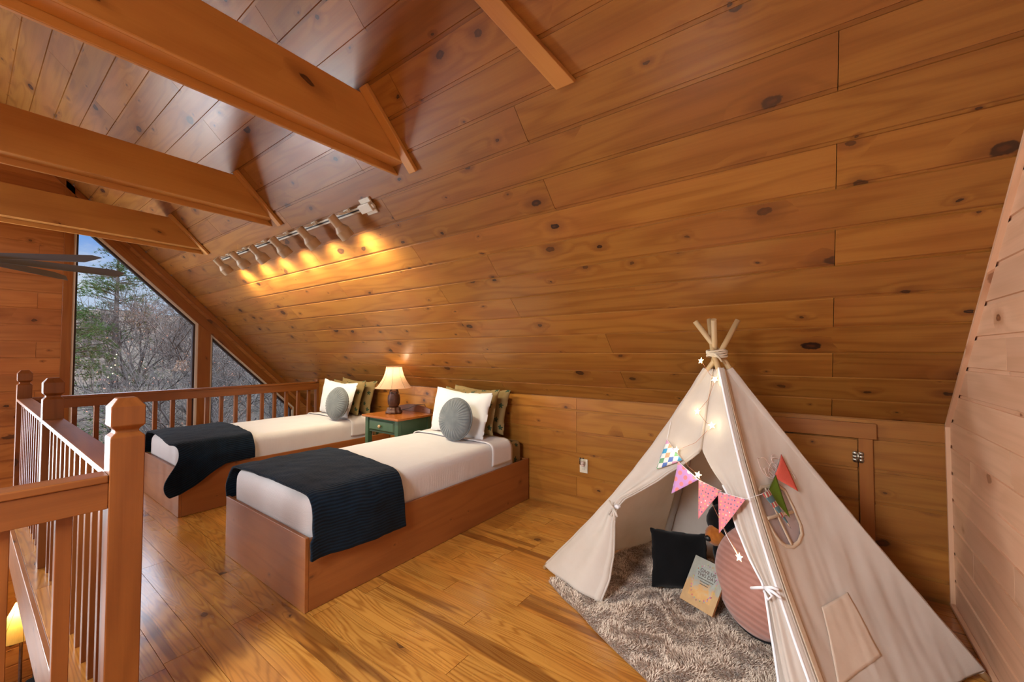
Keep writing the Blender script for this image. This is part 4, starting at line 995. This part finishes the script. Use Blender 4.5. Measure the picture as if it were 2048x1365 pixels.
for i, (c, sp_) in enumerate(stars):
    star(c, nLF + V((.3, -.2, .1)) * (1 if i % 2 else -1) * .6, sp_, sg)
    if i: wp.append(wp[-1].lerp(c, .5) + V((.01, -.012, -.02)))
    wp.append(c - nLF * .004)
    plight('star_light', c + nLF * .012, .2, (1., .86, .56), .012, sg)
q = MB(); q.tube(wp, .0011, 5); q.build('wire', M_wire, sg)
q = MB(); rn_ = random.Random(5); c = (.52, .395)
for L in range(7):
    a0 = rn_.random() * 6; R1 = .02 + rn_.random() * .025; cx = (rn_.random() - .5) * .3; cy = (rn_.random() - .5) * .035
    q.tube([PFR(c[0] + cx + R1 * math.cos(a0 + 2 * PI * i / 16) / .4, c[1] + cy + R1 * .6 * math.sin(a0 + 2 * PI * i / 16 * (1.1)) / 1.6 * 2, .012 + .006 * math.sin(i + L)) for i in range(17)], .0012, 5)
q.build('coiled_lead', M_clear, sg)
q = MB(); q.tube([PLF(.78, .56, .02), PLF(.80, .60, .0), PLF(.85, .645, -.005)], .0016, 5); q.build('wire_tail', M_tape, sg)

# ------------------------------------------------------------------ rug, cushions, book, bear
RA = V((-1.257, 2.05, 0)); e1 = V((.877, -.481, 0)); e2 = V((.32, .947, 0)); RW_, RH = 1.43, 1.08
def rug_pt(u, v):
    p = RA + e1 * (u * RW_) + e2 * (v * RH)
    eu = min(u, 1 - u) * RW_; ev = min(v, 1 - v) * RH; e = min(eu, ev)
    wv = .010 * nz((p.x, p.y, 0), 5., 3); p = p + e2 * (.014 * nz((u * RW_, 0, 0), 5., 9)) * (1 - v) + e1 * (.012 * nz((0, v * RH, 0), 5., 8))
    z = .004 + .012 * smooth01(e / .05) + max(-.004, .014 * nz((p.x, p.y, 0), 3.2, 4) + wv * .8) * smooth01(e / .1)
    z += .016 * math.exp(-((u * RW_ - .42 - .25 * v) / .05) ** 2) * smooth01(e / .1)
    p.z = max(z, .003); return p
q = MB(); q.grid(80, 60, rug_pt, lambda u, v: (u, .3))
rug = q.build('fluffy_rug', M_rug, fix=False); tag(rug, 'fluffy beige and brown rug under and in front of the tent', 'rug')
fz = MB(); fr_ = random.Random(21)
for i in range(52000):
    u, v = fr_.random(), fr_.random(); p = rug_pt(u, v)
    a = 2 * PI * nz((p.x, p.y, 0), 9., 6) + fr_.random() * 2.2; L = .011 + fr_.random() * .012; d = V((math.cos(a), math.sin(a), 0)); s_ = V((-d.y, d.x, 0)) * .0013
    m_ = p + d * L * .35 + V((0, 0, L * .55)); t_ = p + d * L * .95 + V((0, 0, L * .72))
    i0 = len(fz.v); fz.v += [tuple(p - s_), tuple(p + s_), tuple(m_ + s_), tuple(m_ - s_), tuple(t_)]
    fz.f += [(i0, i0 + 1, i0 + 2, i0 + 3), (i0 + 3, i0 + 2, i0 + 4)]; y_ = fr_.random() * .5
    fz.uv += [[(u, y_ - .1), (u, y_ - .1), (u, y_ + .35), (u, y_ + .35)], [(u, y_ + .35), (u, y_ + .35), (u, y_ + .6)]]; fz.r += [(.5, .5, .5)] * 2; fz.m += [0, 0]; fz.sm += [True, True]
pile = fz.build('pile', M_rug, rug, fix=False); pile['kind'] = 'stuff'; pile.matrix_parent_inverse = Matrix.Identity(4)

roundcush('round_cushion', M_pink, .243, .15, (-.222, 2.255, .262), rot(-14, 0, -36), 8, 'big round dusty-pink corduroy cushion leaning inside the tent', 'cushion', 0., pipe=M_blackf)
cushion('square_cushion', M_blackf, .315, .30, .12, (-.615, 2.415, .172), rot(-24, 4, 30), 9, 'square black cushion propped up inside the tent', 'cushion', pinch=.05)
bk = thing('book', 'picture book with sandy blue cover propped between the cushions', 'book', (-.50, 2.25, .04))
b0, b1_ = V((-.578, 2.262, .050)), V((-.412, 2.196, .047)); bx = (b1_ - b0); BW = bx.length; bx.normalize(); bup = V((.12, .60, .80)); bup = (bup - bx * bup.dot(bx)).normalized(); bn = bx.cross(bup).normalized(); BH = .232
q = MB(); q.prism([b0, b0 + bx * BW, b0 + bx * BW + bup * BH, b0 + bup * BH], bn * .002, uvs=[(0, 0), (1, 0), (1, 1), (0, 1)]); q.build('front_cover', mat_book(), bk)
q = MB(); q.obox(b0 + bx * .002 + bup * .003 - bn * .0095, bx * (BW - .005), bup * (BH - .006), bn * .009); q.build('page_block', M_paper, bk)
q = MB(); q.obox(b0 - bn * .012, bx * BW, bup * BH, bn * .002); q.build('back_cover', M_table, bk)
def text(s, size, pos, right, up, mat, parent, name, squash=1.):
    cu = bpy.data.curves.new('t', 'FONT'); cu.body = s; cu.size = size; cu.align_x = 'CENTER'; cu.extrude = .0003
    o = bpy.data.objects.new('t', cu); C.objects.link(o); dg = bpy.context.evaluated_depsgraph_get(); me = bpy.data.meshes.new_from_object(o.evaluated_get(dg)); bpy.data.objects.remove(o)
    n = right.cross(up); M = Matrix((right, up, n)).transposed().to_4x4(); M.translation = pos; me.transform(M); me.materials.clear(); me.materials.append(mat)
    o = bpy.data.objects.new(name, me); C.objects.link(o); o.parent = parent; o.matrix_parent_inverse = Matrix.Translation(-parent.location); return o
M_ink = plain('ink_brown', (74, 50, 44), .6); M_ink2 = plain('ink_grey', (90, 86, 74), .6)
ctr = b0 + bx * BW * .52 + bn * .0026
text('GIVE US', .024, ctr + bup * BH * .72, bx, bup, M_ink, bk, 'title_text'); text('THIS DAY', .024, ctr + bup * BH * .63, bx, bup, M_ink, bk, 'title_text')
q = MB()
for k, w in enumerate((.085, .05, .045)): q.obox(ctr - bx * w / 2 + bup * BH * (.58 - .055 * k), bx * w, bup * .004, bn * .0004)
q.build('subtitle_lines', M_ink2, bk)

bear = thing('teddy_bear', 'black plush bear with tan muzzle and red scarf behind the pink cushion', 'soft toy', (-.36, 2.50, .03))
def bs(p): return V((0, 0, 1.33)).lerp(V(p), .95) + V((.022, .0, .035))
def blob(name, c, r, mat, parent, rt=None, seed=0, amp=.05, n=24):
    q = MB(); M = Matrix.Translation(bs(c)) @ (rt.to_4x4() if rt else Matrix.Identity(4))
    def g(u, v):
        a, b = 2 * PI * u, PI * (v - .5); d = V((math.cos(b) * math.cos(a), math.cos(b) * math.sin(a), math.sin(b)))
        k = 1 + amp * nz(d, 3., seed) + amp * .5 * nz(d, 9., seed); return M @ V((d.x * r[0] * k, d.y * r[1] * k, d.z * r[2] * k))
    q.grid(n, n // 2, g, lambda u, v: (u * .3, v * .2), closed_u=True); return weld(q.build(name, mat, parent), .0006)
fz_ = rot(0, 0, -38)          # the bear looks left and down toward the opening
body = blob('body', (-.36, 2.70, .085), (.125, .11, .17), M_fur, bear, None, 1)
head = blob('head', (-.425, 2.685, .305), (.122, .112, .108), M_fur, bear, rot(0, -10, -35), 2)
for c in ((-.482, 2.70, .402), (-.345, 2.73, .405)): blob('ear', c, (.036, .024, .04), M_fur, bear, None, 3)
mz = blob('muzzle', (-.482, 2.612, .242), (.060, .058, .056), M_tan, bear, rot(10, 0, -35), 4, .04)
blob('nose', (-.520, 2.562, .232), (.018, .013, .015), M_dark, mz, None, 5)
for c in ((-.468, 2.60, .318), (-.395, 2.588, .318)): blob('eye', c, (.008, .008, .008), M_dark, head, None, 6)
q = MB(); q.grid(14, 6, lambda u, v: bs((lerp(-.50, -.36, u), lerp(2.64, 2.60, u) + .02 * math.sin(u * 5), lerp(.20, .19, u) - v * lerp(.04, .11, math.sin(PI * min(1, u * 1.1))))), lambda u, v: (u * .1, v * .1)); q.build('scarf', M_red, bear, solid=.008)
for c, r in (((-.46, 2.68, .06), (.045, .06, .04)), ((-.26, 2.70, .06), (.045, .06, .04))): blob('paw', c, r, M_fur, bear, None, 7)
for c in ((-.47, 2.66, .14), (-.25, 2.65, .15)): blob('arm', c, (.04, .045, .075), M_fur, bear, None, 8)

# ------------------------------------------------------------------ ceiling fan (eight blades), lower-level lamp, switch, chair
FX, FY, FZ = -4.6, -.055, 1.985
fan = thing('ceiling_fan', 'grey metal ceiling fan with long blades at the left edge', 'ceiling fan', (FX, FY, FZ))
q = MB(); q.tube([(FX, FY, FZ + .08), (FX, FY, S0 - YC)], .016, 12); q.build('downrod', M_fan, fan)
q = MB(); q.lathe([(0, -.06), (.07, -.055), (.10, -.03), (.105, .02), (.09, .06), (.04, .09), (0, .092)], 28, Matrix.Translation((FX, FY, FZ))); hub = q.build('motor_hub', M_fan, fan)
for k in range(8):
    a = math.radians(45 * k + 1); d = V((math.cos(a), math.sin(a), 0)); s_ = V((-d.y, d.x, 0)); tilt = V((0, 0, .75))
    q = MB(); o = V((FX, FY, FZ))
    w_ = (s_ + tilt).normalized()
    pts = [o + d * .10 - w_ * .04, o + d * .80 - w_ * .055, o + d * .86 + w_ * .02, o + d * .78 + w_ * .055, o + d * .10 + w_ * .04]
    q.prism(pts, V((0, 0, .006))); q.build('blade', M_fan, fan, bevel=.002)
sw = thing('light_switch', 'cream switch plate on the lower gable wall, bottom left', 'light switch', (XG, .455, -1.27))
q = MB(); q.box(XG + .0005, XG + .007, .415, .52, -1.335, -1.205); q.build('cover_plate', M_cream, sw, bevel=.003)
q = MB(); q.box(XG + .007, XG + .011, .445, .488, -1.305, -1.235); q.build('rocker', M_cream, sw, bevel=.002)
lx, ly = -6.62, .50
lx, ly = -6.62, .44
fl2 = thing('floor_lamp', 'lamp downstairs with glowing ochre shade, seen through the railing', 'lamp', (lx, ly, -2.615))
q = MB(); q.lathe([(0, .0), (.15, .0), (.15, .02), (.02, .04), (.013, .06), (.013, 1.18), (0, 1.18)], 24, Matrix.Translation((lx, ly, -2.614))); q.build('stand', M_bronze, fl2)
SP2 = [(.205, -1.565), (.15, -1.46), (.10, -1.36), (.05, -1.245)]
q = MB(); q.lathe(SP2, 40, Matrix.Translation((lx, ly, 0))); s2 = q.build('lamp_shade', M_shade2, fl2, fix=False)
bm = bmesh.new(); bm.from_mesh(s2.data); bmesh.ops.delete(bm, geom=[f for f in bm.faces if len(f.verts) > 4], context='FACES'); bm.to_mesh(s2.data); bm.free()
q = MB()
for k in range(8): a = PI / 4 * k; q.tube([(lx + R * math.cos(a) * 1.005, ly + R * math.sin(a) * 1.005, z) for R, z in SP2], .0018, 5)
q.build('seam', M_seam, s2)
q = MB(); q.lathe([(0, -1.40), (.022, -1.395), (.03, -1.36), (.02, -1.325), (0, -1.32)], 14, Matrix.Translation((lx, ly, 0))); q.build('bulb', M_bulb, fl2)
plight('lower_glow', (lx, ly, -1.30), 30, (1., .66, .28), .03, fl2)
ch = thing('armchair', 'dark upholstered armchair downstairs, glimpsed between balusters', 'armchair', (-6.3, .8, -2.615))
q = MB(); rbox(q, (-6.3, .83, -2.30), (.62, .62, .24), .05, (4, 4, 2)); weld(q.build('seat', M_navy, ch))
q = MB(); rbox(q, (-6.52, .83, -2.12), (.18, .62, .52), .05, (3, 4, 4)); weld(q.build('backrest', M_navy, ch))
for s in (-1, 1):
    q = MB(); rbox(q, (-6.28, .83 + s * .31, -2.2), (.6, .12, .34), .04, (4, 2, 3)); weld(q.build('arm', M_navy, ch))
for sx in (-1, 1):
    for sy in (-1, 1): q = MB(); q.tube([(-6.3 + sx * .25, .83 + sy * .25, -2.615), (-6.3 + sx * .25, .83 + sy * .25, -2.4)], .02, 8); q.build('leg', M_dark, ch)

# ------------------------------------------------------------------ outdoors
def branch(mb, p, d, L, r, depth, rnd, leafy=None):
    n = 4 if depth > 1 else 2; pts = [p.copy()]; q = p.copy(); dd = d.copy()
    for i in range(n):
        dd = (dd + V((rnd.uniform(-1, 1), rnd.uniform(-1, 1), rnd.uniform(-.5, .9))) * .16).normalized(); q = q + dd * L / n; pts.append(q.copy())
    mb.tube(pts, [lerp(r, r * .55, i / n) for i in range(n + 1)], 5 if depth > 2 else 3, cap=False)
    if leafy is not None and depth == 0: leafy.append(q.copy())
    if depth == 0: return
    for k in range({4: 9, 3: 6, 2: 6, 1: 4}[depth]):
        t = rnd.uniform(.35, 1.) if depth < 4 else rnd.uniform(.25, 1.); i = min(n - 1, int(t * n)); b = pts[i].lerp(pts[i + 1], t * n - i)
        a = rnd.uniform(0, 2 * PI); ax = dd.orthogonal().normalized(); ax.rotate(Matrix.Rotation(a, 3, dd)); nd = (dd * rnd.uniform(.45, .95) + ax * rnd.uniform(.5, .9) + V((0, 0, .18))).normalized()
        branch(mb, b, nd, L * rnd.uniform(.45, .68), max(r * .5, .0055), depth - 1, rnd, leafy)
def bare_tree(seed, H, leaves=False):
    rnd = random.Random(seed); mb = MB(); lf_ = []
    branch(mb, V((0, 0, 0)), V((rnd.uniform(-.1, .1), rnd.uniform(-.1, .1), 1)).normalized(), H * .55, H * .0105, 4, rnd, lf_)
    return mb, lf_
def hill_z(x, y): d = -x - 9; return -4.2 + max(0, d - 6) * .22 + .5 * noise.noise(V((x * .15, y * .15, 0)))
labels = ['bare grey tree behind the big window, at its left edge', 'bare branching tree beyond the big window, slender, left of centre', 'bare spreading tree in the middle of the big window', 'bare many-stemmed tree at the right side of the big window', 'bare tree seen through the small triangular window']
protos = []
for s in (1, 2, 3):
    mb, lv = bare_tree(s * 13, 7.5); protos.append((mb, lv))
tree_objs = []
spots = [(-13.0, 3.6, 0, 1.0), (-14.5, 4.6, 1, .95), (-15.5, 6.6, 2, .95), (-14.2, 8.4, 1, .82), (-13.2, 10.6, 0, .8), (-18, 5.2, 2, 1.1), (-19.5, 8.6, 0, 1.05), (-20, 11.8, 1, 1.), (-22, 6.2, 1, 1.15), (-24, 10.2, 2, 1.15), (-23.5, 13.6, 0, 1.1), (-26, 7.4, 0, 1.2), (-27, 12.4, 2, 1.2), (-28, 16.5, 1, 1.15), (-17.5, 13.2, 2, .85), (-30, 9.4, 1, 1.3), (-21, 3.8, 0, 1.1), (-25, 4.6, 2, 1.2), (-16.5, 10., 0, .85), (-31, 14., 0, 1.3)]
for i, (x, y, k, sc) in enumerate(spots):
    if len(tree_objs) <= k or tree_objs[k] is None:
        while len(tree_objs) <= k: tree_objs.append(None)
        t = bpy.data.objects.new('bare_tree', None); C.objects.link(t)
        protos[k][0].build('branches', [M_bark, M_barkd, M_bark][k], t, fix=False)
        q = MB(); rl = random.Random(k)
        for p in protos[k][1][::5]:
            for _ in range(1): d = V((rl.uniform(-1, 1), rl.uniform(-1, 1), rl.uniform(-1, .2))) * .05; e = V((rl.uniform(-1, 1), rl.uniform(-1, 1), 0)) * .04; q.poly([p, p + d, p + d + e], None, rr())
        q.build('dry_leaves', M_budleaf, t, fix=False); tree_objs[k] = t
    else:
        t = tree_objs[k].copy(); C.objects.link(t)
        for c in list(tree_objs[k].children): d = c.copy(); C.objects.link(d); d.parent = t
    t.location = (x, y, hill_z(x, y) - .1); t.rotation_euler = (0, 0, i * 2.4); t.scale = (sc * .9, sc * .9, sc * .84)
    tag(t, labels[i] if i < 5 else 'bare grey tree in the woods beyond the windows', 'tree', 'bare trees in the woods')
def pine(x, y, H, label, seed, w=.30):
    t = bpy.data.objects.new('evergreen_tree', None); C.objects.link(t); t.location = (x, y, hill_z(x, y) - .1); tag(t, label, 'tree', 'evergreens beyond the window')
    rnd = random.Random(seed); q = MB(); q.tube([V((0, 0, 0)), V((.05, 0, H * .5)), V((0, .05, H * .95))], [H * .018, H * .011, .01], 7)
    f = MB()
    for k in range(int(H * 11)):
        h_ = rnd.uniform(.15, .98) * H; L = (1 - h_ / H) * H * w + .35; a = rnd.uniform(0, 2 * PI); d = V((math.cos(a), math.sin(a), rnd.uniform(-.1, .35))); b = V((0, 0, h_)); e = b + d * L
        q.tube([b, b.lerp(e, .5) + V((0, 0, .05)), e], [.025, .016, .006], 4, cap=False)
        for _ in range(34):
            c = b.lerp(e, rnd.uniform(.3, 1.05)) + V((rnd.gauss(0, .13), rnd.gauss(0, .13), rnd.gauss(0, .09)))
            for __ in range(7):
                v = V((rnd.uniform(-1, 1), rnd.uniform(-1, 1), rnd.uniform(-.4, 1))).normalized() * rnd.uniform(.07, .13); s_ = v.orthogonal().normalized() * .009
                f.poly([c - s_, c + s_, c + v], None, (rnd.random(),) * 3)
    q.build('trunk', M_barkd, t, fix=False); n_ = f.build('foliage', M_needle, t, fix=False); n_['kind'] = 'stuff'
    for o in t.children: o.matrix_parent_inverse = Matrix.Identity(4)
pine(-17.0, 1.75, 7.4, 'green evergreen standing left in the big window', 4)
pine(-24.0, 3.9, 9.6, 'darker evergreen with rounded top, farther back in the big window', 5, .22)
pine(-13.6, 2.75, 3.6, 'low green bushy evergreen near the bottom of the big window', 6, .3)
for o in bpy.data.objects:
    if o.name.startswith('bare_tree'):
        for c in o.children: c.matrix_parent_inverse = Matrix.Identity(4)
hl_ = MB(); hl_.grid(60, 60, lambda u, v: V((lerp(-7.6, -60, u), lerp(-40, 60, v), hill_z(lerp(-7.6, -60, u), lerp(-40, 60, v)))))
struct(hl_.build('ground_hillside', mat_ground(), fix=False))

# ------------------------------------------------------------------ sky, added fill lights, sun
wd = bpy.data.worlds.new('sky'); bpy.context.scene.world = wd; wd.use_nodes = True; nt = wd.node_tree; nt.nodes.clear()
class WT(NT):
    def __init__(s): s.mat = None; s.t = nt; s.out = nt.nodes.new('ShaderNodeOutputWorld')
T = WT(); g = T.n('ShaderNodeTexCoord').outputs['Generated']; sx = T.n('ShaderNodeSeparateXYZ', {0: g}); z = sx.outputs[2]
sky = T.mix(T.ss(z, .10, .25), srgb(190, 210, 236), srgb(40, 140, 234))
cl = T.noise(T.vmath('MULTIPLY', g, (3.5, 3.5, 9.)), 1.6, 6., .6, '3D')
sky = T.mix(T.math('MULTIPLY', T.ss(cl, .52, .74), .7), sky, srgb(232, 236, 242))
bg1 = T.n('ShaderNodeBackground', {'Color': sky, 'Strength': 1.3})
hi = T.mix(T.ss(cl, .4, .6), srgb(212, 226, 250), srgb(236, 244, 255))
bg2 = T.n('ShaderNodeBackground', {'Color': hi, 'Strength': 22.0})
T.surf(T.n('ShaderNodeMixShader', {0: T.ss(z, .29, .52), 1: bg1.outputs[0], 2: bg2.outputs[0]}))
def window_light(name, loc, d, sx_, sy_, e, col, spread=180):
    L = bpy.data.lights.new(name, 'AREA'); L.shape = 'RECTANGLE'; L.size = sx_; L.size_y = sy_; L.energy = e; L.color = col; L.spread = math.radians(spread)
    o = bpy.data.objects.new(name, L); C.objects.link(o); o.location = loc; o.rotation_euler = V(d).to_track_quat('-Z', 'Y').to_euler(); return o
# added area fills, unseen: two along the gable wall, one behind the camera
window_light('gable_daylight_fill', (XG + .03, mir(1.4), .95), (1, .05, 0), 1.2, 2.4, 390, (.86, .93, 1.))  # added fill standing in for daylight through the unseen twin window
window_light('lower_gable_fill', (XG + .03, mir(1.5), -1.5), (1, .12, .45), 1.4, 1.4, 45, (.92, .95, 1.))  # added low fill, no window opening modelled around it
window_light('behind_camera_fill', (-1.2, -1.6, 2.25), (.12, .55, -.83), .9, .9, 125, (.96, .98, 1.), 125)  # added overhead fill for tent and right wall, no fixture modelled
SUN = bpy.data.lights.new('sun', 'SUN'); SUN.energy = 1.0; SUN.angle = .03; SUN.color = (1., .95, .86); so = bpy.data.objects.new('sun', SUN); C.objects.link(so); so.rotation_euler = V((-.75, .35, -.62)).to_track_quat('-Z', 'Y').to_euler()

# ------------------------------------------------------------------ camera and view
cam = bpy.data.cameras.new('camera'); co = bpy.data.objects.new('camera', cam); C.objects.link(co)
cam.sensor_width = 36; cam.lens = 812.536 / 2048 * 36; cam.clip_start = .02; cam.clip_end = 300
co.location = (0, 0, 1.33); co.rotation_euler = (math.radians(90 + 1.687), 0, math.radians(36.407))
sc = bpy.context.scene; sc.camera = co
sc.view_settings.view_transform = 'Standard'; sc.view_settings.look = 'None'; sc.view_settings.gamma = 1; sc.view_settings.exposure = -.28; sc.view_settings.use_curve_mapping = False
sc.cycles.use_denoising = True; sc.cycles.max_bounces = 10; sc.cycles.diffuse_bounces = 6; sc.cycles.glossy_bounces = 4; sc.cycles.transparent_max_bounces = 12; sc.cycles.sample_clamp_indirect = 6
